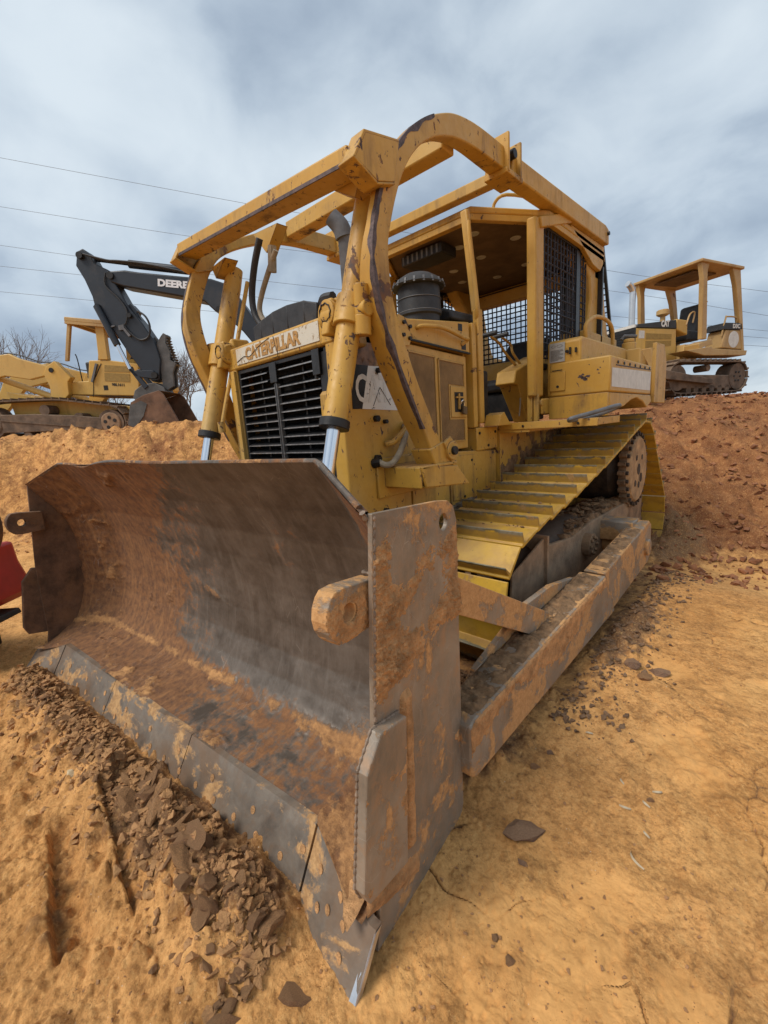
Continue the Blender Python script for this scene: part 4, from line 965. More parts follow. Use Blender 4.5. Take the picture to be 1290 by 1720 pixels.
# engine doors with perforated screens
def doors(s):
    d = MB().prism([(1.52, 1.37), (2.325, 1.37), (2.325, 2.085), (1.52, 2.13)], 'x', .58, .628); D_ = sm(d, s).build('engine_door', MY, DZ, bevel=0.008)
    mb = MB().prism([(1.60, 1.50), (1.90, 1.50), (1.90, 2.055), (1.60, 2.075)], 'x', .6285, .6325); sm(mb, s).build('perforated_screen', MPERF, D_, smooth=False)
    mb = MB().prism([(1.945, 1.44), (2.27, 1.435), (2.27, 1.60), (2.07, 1.605), (2.07, 1.87), (2.27, 1.86), (2.275, 2.025), (1.945, 2.045)], 'x', .6285, .6325); sm(mb, s).build('perforated_screen', MPERF, D_, smooth=False)
    mb = MB()
    rim = [((1.60, 1.50), (1.90, 1.50)), ((1.90, 1.50), (1.90, 2.055)), ((1.90, 2.055), (1.60, 2.075)), ((1.60, 2.075), (1.60, 1.50)), ((1.945, 1.44), (2.27, 1.435)), ((2.27, 1.435), (2.27, 1.60)), ((2.07, 1.605), (2.07, 1.87)), ((2.275, 1.86), (2.275, 2.025)), ((2.275, 2.025), (1.945, 2.045)), ((1.945, 2.045), (1.945, 1.44))]
    for a, b_ in rim: mb.bar((.634, a[0], a[1]), (.634, b_[0], b_[1]), .012, .007, (1, 0, 0))
    sm(mb, s).build('screen_rim', MY, D_, smooth=False)
    mb = MB().frame([(2.075, 1.61), (2.31, 1.60), (2.31, 1.855), (2.075, 1.865)], [(2.19+.05*math.cos(a), 1.74+.05*math.sin(a)) for a in np.linspace(0, 6.28, 12)], 'x', .630, .645) if False else MB().prism([(2.085, 1.62), (2.30, 1.615), (2.30, 1.85), (2.085, 1.858)], 'x', .628, .640)
    lt = sm(mb, s).build('latch_plate', MY, D_, bevel=0.006)
    mb = MB().box(.640, .6425, 2.13, 2.25, 1.66, 1.81); sm(mb, s).build('latch_recess', MDARK, lt)
    mb = MB().box(.642, .656, 2.17, 2.185, 1.68, 1.80); mb.box(.642, .652, 2.14, 2.24, 1.765, 1.778); sm(mb, s).build('latch', MY, lt)
    mb = MB().tube([(.655, 2.19, 1.72), (.668, 2.195, 1.745), (.668, 2.225, 1.735), (.66, 2.225, 1.70)], .005, 8, 4); sm(mb, s).build('padlock_shackle', MCHROME, lt)
    mb = MB().prism([(2.20, 1.645), (2.255, 1.635), (2.26, 1.695), (2.205, 1.705)], 'x', .650, .672); sm(mb, s).build('padlock', plain('brass_lock', (0.16, 0.11, 0.06), 0.5, 0.6) if s > 0 else MDARK, lt, bevel=0.003)
    # hood side
    h = MB().prism([(1.50, 2.145), (1.52, 2.27), (2.36, 2.345), (2.36, 2.11)], 'x', .56, .645); H_ = sm(h, s).build('hood_side', MY, DZ, bevel=0.01)
    mb = MB().bar((.652, 1.60, 2.145), (.652, 2.345, 2.105), .016, .012, (0, 0, 1)); sm(mb, s).build('hood_hinge', MDARK, H_)
    mb = MB().tube([(.645, 1.70, 2.225), (.685, 1.72, 2.235), (.69, 1.95, 2.245), (.69, 2.20, 2.205), (.685, 2.27, 2.20), (.645, 2.24, 2.165)], .015, 10, 5); sm(mb, s).build('grab_handle', MY, H_)
    mb = MB().prism([(1.50, 2.10), (1.60, 2.10), (1.62, 2.16), (1.60, 2.27), (1.50, 2.29)], 'x', .645, .657); b_ = sm(mb, s).build('hinge_plate', MY, H_, bevel=0.004)
    for (y, z) in ((1.545, 2.243), (1.605, 2.222), (1.535, 2.164), (1.597, 2.148)): sm(MB().cyl((.657, y, z), (.672, y, z), .013, seg=6), s).build('bolt', MDARK, b_)
    if s > 0:
        MB().box(.6455, .6475, 2.20, 2.255, 2.265, 2.315).build('warning_label', MDARK, H_); MB().box(.6455, .6475, 2.24, 2.30, 2.13, 2.19).build('warning_label', MDARK, H_)
    mb = MB().box(.56, .66, 2.375, 2.435, 1.53, 2.34); sm(mb, s).build('cowl_post', MY, DZ, bevel=0.006)
MPERF = plain('perforated_screen_brown', (0.33, 0.195, 0.075), 0.8, 0.1, 0.3, 5, 0.1, dirt=0.12, dirtcol=(0.17, 0.09, 0.08))
def perf_detail():
    m = MPERF; t = m.node_tree; b = t.nodes['Principled BSDF']; n = NT(t); src = b.inputs['Base Color'].links[0].from_socket
    mp = n.mp((1, 1, 2.6)); v = n.N.new('ShaderNodeTexVoronoi'); v.inputs['Scale'].default_value = 95; v.inputs['Randomness'].default_value = 0.15; n.L.new(mp, v.inputs['Vector'])
    k = n.mr(v.outputs['Distance'], 0.28, 0.4); t.links.new(n.mix(k, (0.07, 0.04, 0.02), src), b.inputs['Base Color'])
    n.bump(k, b, 0.6, 0.003)
perf_detail()
both(doors)
mb = MB().prism([(-.60, 2.245), (-.56, 2.30), (-.3, 2.36), (.3, 2.36), (.56, 2.30), (.60, 2.245)], 'y', 1.36, 2.36); mb.build('hood', MY, DZ, bevel=0.01)
MB().box(-.58, .58, 2.36, 2.60, 1.5, 2.38).build('cowl', MY, DZ, bevel=0.01)
MB().prism([(-.05, 2.36), (.08, 2.44), (.50, 2.46), (.58, 2.43), (.60, 2.36)], 'y', 2.20, 2.58).build('dash_hood', MBLACK, DZ, bevel=0.02)
# loose black rubber cover behind the nose
mb = MB(); xs = [-.30, -.2, -.05, .12, .30, .42]; hs = [.10, .125, .15, .155, .14, .10]
for i in range(5):
    a, b_ = xs[i]+.004, xs[i+1]; mb.prism([(a, 2.24), (b_, 2.24), (b_+.01, 2.24+hs[i+1]), (a-.005, 2.24+hs[i])], 'y', 1.02-.0*i, 1.32)
mb.build('rubber_cover', MBLACK, DZ, bevel=0.008)
mb = MB().tube([(.40, 1.08, 2.32), (.47, 1.05, 2.35), (.55, 1.05, 2.345)], .03, 8, 4); mb.build('rubber_hose', MBLACK, DZ)
# exhaust stack and precleaner
mb = MB().tube([(0.0, 1.72, 2.30), (0.0, 1.72, 2.98), (0.0, 1.70, 3.03)], .062, 24); mb.tube([(0, 1.70, 2.99), (-.01, 1.68, 3.06), (-.05, 1.63, 3.13)], [.066, .066, .060], 24, 4)
mb.build('exhaust_stack', MGREY, DZ)
pc = MB().tube([(.44, 2.0, 2.30), (.44, 2.0, 2.37), (.44, 2.0, 2.38), (.44, 2.0, 2.52), (.44, 2.0, 2.60)], [.15, .15, .165, .158, .155], 36); PC = pc.build('air_precleaner', MBLACK, DZ, bevel=0.002)
mb = MB().tube([(.44, 2.0, 2.575), (.44, 2.0, 2.585), (.44, 2.0, 2.60), (.44, 2.0, 2.635), (.44, 2.0, 2.665), (.44, 2.0, 2.68)], [.192, .20, .188, .15, .10, .03], 36); mb.build('precleaner_cap', MBLACK, PC)
for k in range(36):
    a = k*math.pi/18; 
    if k % 2: continue
    mb = MB().bar((.44+.198*math.cos(a), 2.0+.198*math.sin(a), 2.574), (.44+.186*math.cos(a), 2.0+.186*math.sin(a), 2.612), .014, .006); mb.build('cap_rib', MGREY, PC)
mb = MB()
for z in (2.40, 2.49): mb.tube([(.44+.163*math.cos(a), 2.0+.163*math.sin(a), z) for a in np.linspace(0, 2*math.pi, 40)], .003, 5)
mb.build('precleaner_band', MGREY, PC)

# ----- lift cylinders
def lift_cyl(s):
    A = np.array([.755, .70, 1.28]); Bt = np.array([.755, .80, 1.61]); ax = np.array([0, .40, 1.27]); ax /= np.linalg.norm(ax); T = Bt+ax*1.33
    cyl = MB().tube([Bt, Bt+ax*.02, Bt+ax*.03, Bt+ax*1.2, T], [.064, .07, .068, .066, .06], 28)
    c = sm(cyl, s).build('lift_cylinder', MYC2, DZ)
    sm(MB().tube([Bt-ax*.02, Bt+ax*.03], .083, 28), s).build('gland', MDARK, c, bevel=0.004)
    sm(MB().cyl(A-ax*.25, Bt, .038, seg=28), s).build('rod', MCHROME, c)
    g = Bt+ax*.62
    mb = MB().tube([g-ax*.08, g+ax*.08], .088, 24); mb.cyl(g+(-.14, 0, 0), g+(.14, 0, 0), .042, seg=20); sm(mb, s).build('trunnion_collar', MYC2, c, bevel=0.006)
    mb = MB().prism([(g[1]-.10, g[2]-.10), (g[1]+.09, g[2]-.10), (g[1]+.12, g[2]+.07), (g[1]-.05, g[2]+.10)], 'x', .60, .665); mb.cyl((.57, g[1]-.01, g[2]+.0), (.675, g[1]-.01, g[2]), .075, seg=24)
    sm(mb, s).build('trunnion_bracket', MYC2, c, bevel=0.012)
    mb = MB().cyl((.83, g[1], g[2]-.12), (.86, g[1]-.01, g[2]+.12), .04, seg=16); mb.cyl((.835, g[1], g[2]-.13), (.84, g[1], g[2]-.03), .048, seg=16); sm(mb, s).build('valve_block', MYC2, c, bevel=0.004)
    mb = MB().tube([Bt+ax*.05+np.array([-.085, .05, 0]), Bt+ax*.3+np.array([-.095, .05, 0]), g+np.array([-.10, .06, 0]), T+np.array([-.08, .05, -.1])], .016, 10, 4); sm(mb, s).build('oil_pipe', MYC2, c)
    mb = MB().cyl(Bt+ax*.05+np.array([-.09, .05, -.03]), Bt+ax*.05+np.array([-.09, .05, .05]), .028, seg=12); sm(mb, s).build('pipe_fitting', MYC2, c)
    # round cast cap on the trunnion, facing forward
    q = g+np.array([-.12, -.075, .02]); mb = MB().tube([q+(0, .03, 0), q, q+(0, -.004, 0)], [.07, .068, .055], 24); cp = sm(mb, s).build('round_cap', MYC2, c, bevel=0.003)
    mb = MB(); q2 = q+np.array([0, -.006, 0])
    mb.tube([(q2[0]+.045*math.cos(a)*(1+.06*math.cos(9*a)), q2[1], q2[2]+.045*math.sin(a)*(1+.06*math.cos(9*a))) for a in np.linspace(0, 6.283, 40)], .004, 5); sm(mb, s).build('cap_rim', MDARK, cp)
    mb = MB().prism([(.57, 2.05), (.70, 2.05), (.70, 2.28), (.60, 2.33)], 'y', 1.0, 1.16); sm(mb, s).build('cylinder_mount', MYC2, DZ, bevel=0.02)
MYC2 = paint('yellow_cylinder_paint', chip=0.58, dirt=0.7, edge=True)
both(lift_cyl)
# hoses looping off the far cylinder
MB().tube([(-.30, 1.16, 2.95), (-.39, 1.15, 2.80), (-.47, 1.15, 2.62), (-.46, 1.15, 2.48), (-.36, 1.15, 2.37), (-.22, 1.15, 2.33)], .024, 12, 6).build('hydraulic_hose', MBLACK, DZ)
MB().tube([(-.12, 1.16, 2.82), (-.20, 1.15, 2.73), (-.33, 1.15, 2.60), (-.39, 1.15, 2.50), (-.34, 1.15, 2.41), (-.20, 1.15, 2.36)], .019, 12, 6).build('hydraulic_hose', MHOSE, DZ, label='pale dusty hydraulic hose')
MB().tube([(-.16, 1.16, 2.86), (-.19, 1.16, 2.70)], .03, 8).build('hose_wrap', MHOSE, DZ)
# hoses and pipes on the near side plate
MB().tube([(.66, 1.20, 1.38), (.72, 1.215, 1.35), (.74, 1.27, 1.36), (.74, 1.35, 1.43), (.72, 1.43, 1.53), (.66, 1.49, 1.58)], .02, 10, 5).build('hydraulic_hose', MHOSE, DZ, label='scuffed curved pipe on the nose side plate')
MB().tube([(.66, 1.30, 1.475), (.70, 1.33, 1.485), (.71, 1.40, 1.53), (.70, 1.47, 1.575), (.66, 1.50, 1.59)], .02, 10, 5).build('hydraulic_hose', MYC, DZ, label='yellow curved pipe on the nose side plate')
MB().tube([(.64, 1.19, 1.36), (.69, 1.21, 1.37)], .032, 10).build('pipe_fitting', MDARK, DZ)

# ----- brush guard (sweeps): two curved rails and cross beams
AO = [(1.455, 1.30), (1.377, 1.462), (1.27, 1.65), (1.17, 1.837), (1.10, 1.98), (1.045, 2.11), (1.0, 2.26), (.983, 2.40), (.993, 2.52), (1.03, 2.65), (1.075, 2.77), (1.13, 2.88), (1.198, 2.977), (1.285, 3.075), (1.385, 3.165), (1.50, 3.245), (1.63, 3.315), (1.77, 3.37), (1.95, 3.405), (2.15, 3.42), (2.45, 3.425)]
AI = [(1.58, 1.30), (1.494, 1.47), (1.395, 1.65), (1.29, 1.84), (1.225, 1.98), (1.165, 2.12), (1.122, 2.26), (1.108, 2.40), (1.113, 2.52), (1.145, 2.63), (1.19, 2.745), (1.235, 2.84), (1.29, 2.93), (1.355, 3.01), (1.44, 3.09), (1.54, 3.155), (1.65, 3.205), (1.78, 3.245), (1.95, 3.27), (2.15, 3.28), (2.45, 3.285)]
def dens(pl, k=4):
    pl = np.array(pl); q = []
    for i in range(len(pl)-1):
        p0, p1, p2, p3 = pl[max(i-1, 0)], pl[i], pl[i+1], pl[min(i+2, len(pl)-1)]
        for j in range(k):
            t = j/k; q.append(0.5*((2*p1)+(-p0+p2)*t+(2*p0-5*p1+4*p2-p3)*t*t+(-p0+3*p1-3*p2+p3)*t**3))
    q.append(pl[-1]); return np.array(q)
AO_, AI_ = dens(AO), dens(AI)
def rails(s):
    n = len(AO_)
    sh = lambda q: np.array([q[0]-(0 if s > 0 else 0.19*(1-float(sst(q[1], 2.95, 3.35)))+0.10*(1-float(sst(q[1], 1.4, 2.1)))), q[1]])
    AOd = np.array([sh(q) for q in AO_]); AId = np.array([sh(q) for q in AI_])
    mb = MB().sweep(AOd, AId, [float(np.interp(q[1], [1.4, 1.9, 2.2, 2.45, 2.6, 2.8], [.825, .80, .81, .86, .885, .885])) if i < 62 else float(np.interp(i, [62, 80], [.885, .83])) for i, q in enumerate(AOd)], .95)
    r_ = sm(mb, s).build('guard_rail', MYC3, DZ, bevel=0.008, ang=25, label='curved front part of the brush guard rail, worn to bare steel along its edge')
    # worn edge band running down the outer front corner
    mb = MB(); k0, k1 = 6, 62
    wv = [0.007+0.016*max(0.3, .9+1.3*float(noise3(i*.33, s, 1.0))) for i in range(n)]
    for i in range(k0, k1):
        j = i+1
        for (a, b_) in ((i, j),):
            oa, ob = AOd[a], AOd[b_]; da = (AId[a]-AOd[a]); db = (AId[b_]-AOd[b_]); da /= np.hypot(*da); db /= np.hypot(*db)
            ea, eb = oa-da*.0014, ob-db*.0014; fa, fb = oa+da*wv[a], ob+db*wv[b_]
            mb.add([(.9514, *ea), (.9514, *eb), (.9514, *fb), (.9514, *fa)], [(0, 1, 2, 3)])
            mb.add([(.9514, *ea), (.9514-wv[a]*1.3, *ea), (.9514-wv[b_]*1.3, *eb), (.9514, *eb)], [(0, 1, 2, 3)])
    sm(mb, s).build('worn_edge', MWORN, r_, smooth=False)
    # straight rear rail
    mb = MB().prism([(2.50, 3.285), (4.72, 3.345), (4.70, 3.49), (4.60, 3.51), (2.50, 3.43)], 'x', .83, .95)
    rr = sm(mb, s).build('rear_rail', MY, DZ, bevel=0.012)
    mb = MB()
    for y in (2.385, 2.565): mb.prism([(y-.012, 3.26), (y+.012, 3.26), (y+.012, 3.50), (y-.012, 3.50)], 'x', .80, .985)
    mb.prism([(2.36, 3.25), (2.60, 3.25), (2.60, 3.285), (2.36, 3.285)], 'x', .80, .98); h_ = sm(mb, s).build('hinge_ears', MYC3, rr, bevel=0.006)
    sm(MB().cyl((.79, 2.475, 3.40), (.985, 2.475, 3.40), .032, seg=18), s).build('hinge_pin', MDARK, h_, bevel=0.003)
    sm(MB().cyl((.94, 4.66, 3.44), (.97, 4.66, 3.44), .02, seg=8), s).build('bolt', MDARK, rr)
    # foot of the curved rail and the bracket carrying it
    mb = MB().prism([(1.37, 1.43), (1.52, 1.47), (1.60, 1.30), (1.64, 1.22), (1.50, 1.22), (1.44, 1.30)], 'x', .80, .96); sm(mb, s).build('rail_foot', MYC3, r_, bevel=0.008)
    mb = MB().prism([(1.60, 1.30), (1.63, 1.44), (1.57, 1.50), (1.50, 1.46)], 'x', .955, .975); mb.cyl((.94, 1.585, 1.405), (.985, 1.585, 1.405), .06, seg=20); sm(mb, s).build('pivot_ear', MYC3, r_, bevel=0.005)
    sm(MB().cyl((.98, 1.585, 1.405), (1.005, 1.585, 1.405), .028, seg=18), s).build('pivot_pin', MDARK, r_, bevel=0.003)
    mb = MB(); mb.prism([(1.26, 1.335), (1.64, 1.305), (1.78, 1.165), (1.30, 1.205)], 'x', .955, .975); mb.box(.645, .975, 1.27, 1.64, 1.315, 1.335)
    mb.hexa([(.645, 1.28, 1.19), (.97, 1.30, 1.20), (.97, 1.76, 1.165), (.645, 1.76, 1.165), (.645, 1.28, 1.205), (.97, 1.30, 1.215), (.97, 1.76, 1.18), (.645, 1.76, 1.18)])
    mb.box(.645, .665, 1.20, 1.86, 1.13, 1.39)
    mb.hexa([(.66, 1.265, 1.20), (.96, 1.265, 1.20), (.96, 1.28, 1.20), (.66, 1.28, 1.20), (.66, 1.265, 1.33), (.96, 1.265, 1.33), (.96, 1.28, 1.33), (.66, 1.28, 1.33)])
    sm(mb, s).build('rail_bracket', MYC3, DZ, bevel=0.006)
    # end plate where the front beam meets the rail
    mb = MB().prism([(.873, 2.815), (.955, 2.945), (1.20, 2.995), (1.15, 2.797), (1.02, 2.76)], 'x', .966, .985)
    mb.prism([(.862, 2.812), (.945, 2.955), (1.20, 3.005), (1.20, 2.992), (.957, 2.942), (.877, 2.812)], 'x', .895, .985)
    mb.prism([(.862, 2.812), (1.02, 2.745), (1.15, 2.785), (1.15, 2.797), (1.02, 2.758), (.866, 2.825)], 'x', .875, .985)
    if s < 0: mb.xf(lambda p: (p[0], p[1]-.07, p[2]+.10))
    sm(mb, s).build('beam_end_bracket', MYC3, r_, bevel=0.004)
MYC3 = paint('yellow_guard_paint', chip=0.60, dirt=1.0)
both(rails)
# front beam (box section, slightly higher at the far end)
def beam(name, A, B_, h, d, mat, bev=0.01): 
    o = MB().bar(A, B_, d, h).build(name, mat, DZ, bevel=bev); return o
FB = beam('front_beam', (-.90, .90, 2.985), (.90, .975, 2.872), .08, .15, MYC3)
MB().bar((-.88, .826, 2.947), (.88, .8985, 2.836), .006, .018).build('worn_edge', MWORN, FB, smooth=False)
for x in (-.02,): MB().bar((x-.09, .975, 2.963), (x+.10, .975, 2.953), .09, .03).build('weld_cap', MYC3, FB, bevel=0.004)
MB().bar((.62, .975, 2.933), (.70, .975, 2.928), .09, .03).build('weld_cap', MYC3, FB, bevel=0.004)
CB = beam('cross_beam', (-.84, 1.86, 3.345), (.84, 1.86, 3.31), .125, .13, MYC3)
beam('rear_cross_tube', (-.84, 2.62, 3.395), (.84, 2.62, 3.375), .085, .09, MY)
# triangular gussets under the beams
MB().hexa([(-.52, 1.25, 3.07), (-.20, 1.25, 3.04), (-.37, 1.25, 2.90), (-.37, 1.25, 2.90), (-.52, 1.34, 3.07), (-.20, 1.34, 3.04), (-.37, 1.34, 2.90), (-.37, 1.34, 2.90)]).build('gusset', MYC3, DZ)
MB().box(-.5, -.25, 1.22, 1.26, 3.03, 3.10).add([], []).build('gusset_flange', MYC3, DZ) if False else None
MB().prism([(.62, 2.87), (.79, 2.77), (.84, 2.86)], 'y', 1.05, 1.16).build('gusset', MYC3, DZ)
MB().prism([(-.62, 2.90), (-.79, 2.80), (-.84, 2.89)], 'y', 1.05, 1.16).build('gusset', MYC3, DZ)

# ----- operator station
RZ0, RZ1 = 3.215, 3.30
ROOF = [(-.50, 2.66), (.50, 2.66), (.90, 3.28), (.90, 4.75), (-.90, 4.75), (-.90, 3.28)]
MB().prism(ROOF, 'z', RZ0+.03, RZ1).build('roof', MY, DZ, bevel=0.012)
mb = MB()
for i in range(6):
    a, b_ = np.array(ROOF[i]), np.array(ROOF[(i+1) % 6]); c = np.array([0, 3.9]); a2 = a+(c-a)*.05; b2 = b_+(c-b_)*.05
    mb.hexa([(a[0], a[1], RZ0-.02), (b_[0], b_[1], RZ0-.02), (b2[0], b2[1], RZ0-.02), (a2[0], a2[1], RZ0-.02), (a[0], a[1], RZ0+.029), (b_[0], b_[1], RZ0+.029), (b2[0], b2[1], RZ0+.029), (a2[0], a2[1], RZ0+.029)])
mb.build('roof_edge', MY, DZ, bevel=0.005)
MB().prism([(x*.93, 3.9+(y-3.9)*.93) for x, y in ROOF], 'z', RZ0-.004, RZ0+.0285).build('headliner', MCABIN, DZ)
for (x, y) in ((.35, 2.95), (.55, 3.35), (.60, 3.60), (.1, 3.1), (.1, 3.5), (-.3, 3.2), (-.3, 3.6), (.3, 4.1), (-.1, 4.2), (-.45, 4.0)):
    m2 = MB().tube([(x, y, RZ0-.004), (x, y, RZ0-.009)], [.05, .045], 16); m2.build('ceiling_lamp', MLAMP, DZ)
# small louvred air outlet under the front of the roof
mb = MB().box(-.36, .12, 2.78, 3.02, 3.10, 3.19); av = mb.build('air_outlet', MDARK, DZ, bevel=0.01)
for i in range(8): MB().box(-.34+i*.057, -.32+i*.057, 2.775, 2.779, 3.11, 3.18).build('slat', MGREY, av)
MB().tube([(.50, 3.05, 3.30), (.50, 3.05, 3.42), (.62, 3.05, 3.45), (.76, 3.37, 3.44), (.76, 3.37, 3.30)], .014, 8, 4).build('roof_handle', MY, DZ)
def posts(s):
    # leaning front post, straight middle post, heavy rear post
    mb = MB().bar((.545, 2.50, 3.20), (.625, 2.50, 2.44), .062, .05, (0, 1, 0)); mb.bar((.655, 2.47, 2.45), (.64, 2.50, 1.56), .055, .07, (0, 1, 0))
    sm(mb, s).build('front_post', MY, DZ, bevel=0.012)
    mb = MB().tube([(.60, 2.46, 3.10), (.62, 2.44, 2.95), (.665, 2.43, 2.6), (.675, 2.43, 2.44), (.65, 2.46, 2.36)], .017, 10, 5); sm(mb, s).build('grab_rail', MY, DZ)
    mb = MB().box(.80, .885, 3.03, 3.20, 1.76, 3.20); sm(mb, s).build('middle_post', MY, DZ, bevel=0.016)
    mb = MB().box(.79, .84, 3.06, 3.09, 1.54, 1.78); mb.box(.85, .895, 3.06, 3.09, 1.54, 1.78); mb.cyl((.78, 3.12, 1.70), (.91, 3.12, 1.70), .03, seg=14); mb.box(.82, .86, 3.08, 3.16, 1.62, 1.78); sm(mb, s).build('post_clevis', MYG, DZ, bevel=0.006)
    mb = MB().prism([(4.36, 3.30), (4.86, 3.30), (4.88, 3.10), (4.96, 2.80), (5.10, 2.50), (5.18, 2.44), (4.30, 2.44), (4.42, 2.55), (4.50, 2.80), (4.46, 3.0), (4.2, 3.22)], 'x', .68, .85); sm(mb, s).build('rear_post', MY, DZ, bevel=0.02)
    mb = MB().box(.62, .90, 4.20, 5.30, 2.26, 2.44); q = sm(mb, s).build('post_base', MY, DZ, bevel=0.015)
    mb = MB().bar((.865, 3.10, 3.16), (.885, 3.80, 3.38), .075, .085); sm(mb, s).build('rail_brace', MY, DZ, bevel=0.01)
    mb = MB().prism([(3.75, 3.31), (4.72, 3.34), (4.74, 3.20), (4.62, 3.08), (4.38, 3.10)], 'x', .855, .90); sm(mb, s).build('rail_gusset', MY, DZ, bevel=0.005)
both(posts)
MB().box(-.16, -.085, 2.62, 2.70, 2.3, 3.20).build('windscreen_post', MY, DZ, bevel=0.008) if False else MB().box(-.55, -.47, 2.50, 2.58, 2.3, 3.2).build('front_post_stub', MY, DZ) if False else None
def screen(name, O, U, V, nu, nv, r_, skew=0.0):
    O, U, V = map(lambda q: np.array(q, float), (O, U, V)); mb = MB(); Nn = np.cross(U, V); Nn /= np.linalg.norm(Nn); rs = np.random.RandomState(len(name)+nu)
    for k, (n_, A, B_) in enumerate(((nu, U, V), (nv, V, U))):
        for i in range(n_+1):
            t = i/n_; j = rs.uniform(-.08, .08)/n_
            mb.tube([O+A*(t+j), O+A*(t+rs.uniform(-.12, .12)/n_)+B_*.5+Nn*.004*(-1)**i, O+A*(t+j)+B_], r_, 5, 0, False)
    o = mb.build(name, MMESHW, DZ, kind='stuff'); return o
MMESHW = plain('dark_mesh_wire', (0.022, 0.02, 0.028), 0.6, 0.3, 0.3, 10, 0.1)
screen('mesh_screen', (-.86, 4.72, 2.26), (1.72, 0, 0), (0, 0, .96), 26, 15, .0085)
for s in S2: screen('mesh_screen', (s*.84, 3.22, 2.10), (0, 1.12, 0), (0, 0, 1.10), 15, 16, .0085)
screen('mesh_screen', (.50, 5.42, 2.44), (.30, 0, 0), (0, -.45, .98), 4, 15, .0085)
MB().bar((.81, 5.42, 2.42), (.81, 4.95, 3.45), .03, .03).build('screen_frame', MGRILLE, DZ)
mb = MB()
for (x0, x1, z0, z1) in ((-.90, .90, 3.14, 3.20), (-.90, .90, 2.24, 2.27), (-.90, -.84, 2.2, 3.2), (.84, .90, 2.2, 3.2)): mb.box(x0, x1, 4.70, 4.74, z0, z1)
mb.build('screen_frame', MGRILLE, DZ)
def sideframe(s):
    mb = MB(); mb.box(.825, .855, 3.21, 4.35, 3.18, 3.21); mb.box(.825, .855, 4.05, 4.14, 2.1, 3.2); sm(mb, s).build('screen_frame', MGRILLE, DZ)
both(sideframe)
MB().box(-.85, .85, 4.60, 4.75, 3.02, 3.16).build('rear_header', MY, DZ, bevel=0.01)
MB().tube([(.62, 4.45, 2.30), (.62, 4.42, 2.55), (.62, 4.42, 2.95), (.62, 4.44, 3.1)], [.06, .10, .10, .04], 10, 4, sx=.6).build('rubber_flap', MBLACK, DZ)
# seat
ST = MB().prism([(3.70, 1.88), (4.3, 1.86), (4.35, 1.98), (3.8, 2.02), (3.68, 1.98)], 'x', -.12, .42).build('seat', MBLACK, DZ, bevel=0.03)
MB().prism([(4.23, 1.95), (4.42, 1.95), (4.56, 2.34), (4.54, 2.46), (4.44, 2.49), (4.36, 2.40)], 'x', -.10, .42).build('seat_back', MBLACK, ST, bevel=0.05, seg=4)
MB().prism([(3.9, 2.07), (4.35, 2.10), (4.35, 2.17), (3.9, 2.14)], 'x', .43, .50).build('armrest', MBLACK, ST, bevel=0.02)
MB().box(-.1, .4, 3.75, 4.35, 1.55, 1.87).build('seat_base', MDARK, ST, bevel=0.02)
MB().box(-.62, .60, 2.62, 2.72, 1.56, 2.0).build('dash_panel', MDARK, DZ, bevel=0.02)
MB().prism([(2.72, 1.56), (3.28, 1.56), (3.2, 1.8), (2.95, 1.92), (2.72, 1.98)], 'x', -.5, .30).build('floor_shroud', MBLACK, DZ, bevel=0.03)
# control console with two black-knobbed levers
mb = MB().hexa([(.44, 3.12, 1.90), (.64, 3.12, 1.90), (.64, 3.70, 1.80), (.44, 3.70, 1.80), (.44, 3.16, 2.02), (.64, 3.16, 2.02), (.64, 3.72, 2.20), (.44, 3.72, 2.20)]); CN = mb.build('control_console', MY, DZ, bevel=0.012)
mb = MB().hexa([(.48, 3.42, 1.54), (.62, 3.42, 1.54), (.62, 3.62, 1.54), (.48, 3.62, 1.54), (.44, 3.20, 1.90), (.64, 3.20, 1.90), (.64, 3.70, 1.82), (.44, 3.70, 1.82)]); mb.build('console_stand', MY, DZ, bevel=0.01)
for dx, dy_ in ((0, 0), (.03, .16)):
    MB().tube([(.52+dx, 3.42+dy_*.3, 2.08), (.50+dx, 3.22+dy_*.6, 2.20), (.48+dx, 3.15+dy_, 2.28), (.48+dx, 2.98+dy_, 2.33)], .012, 8, 5).build('control_lever', MY, CN)
    MB().tube([(.40+dx, 2.93+dy_, 2.335), (.56+dx, 2.95+dy_, 2.345)], .021, 10).build('lever_knob', MBLACK, CN, bevel=0.005)
MB().tube([(.60, 3.3, 1.60), (.62, 3.28, 1.72), (.61, 3.30, 1.84)], .008, 6, 3).build('cable', MHOSE, DZ)
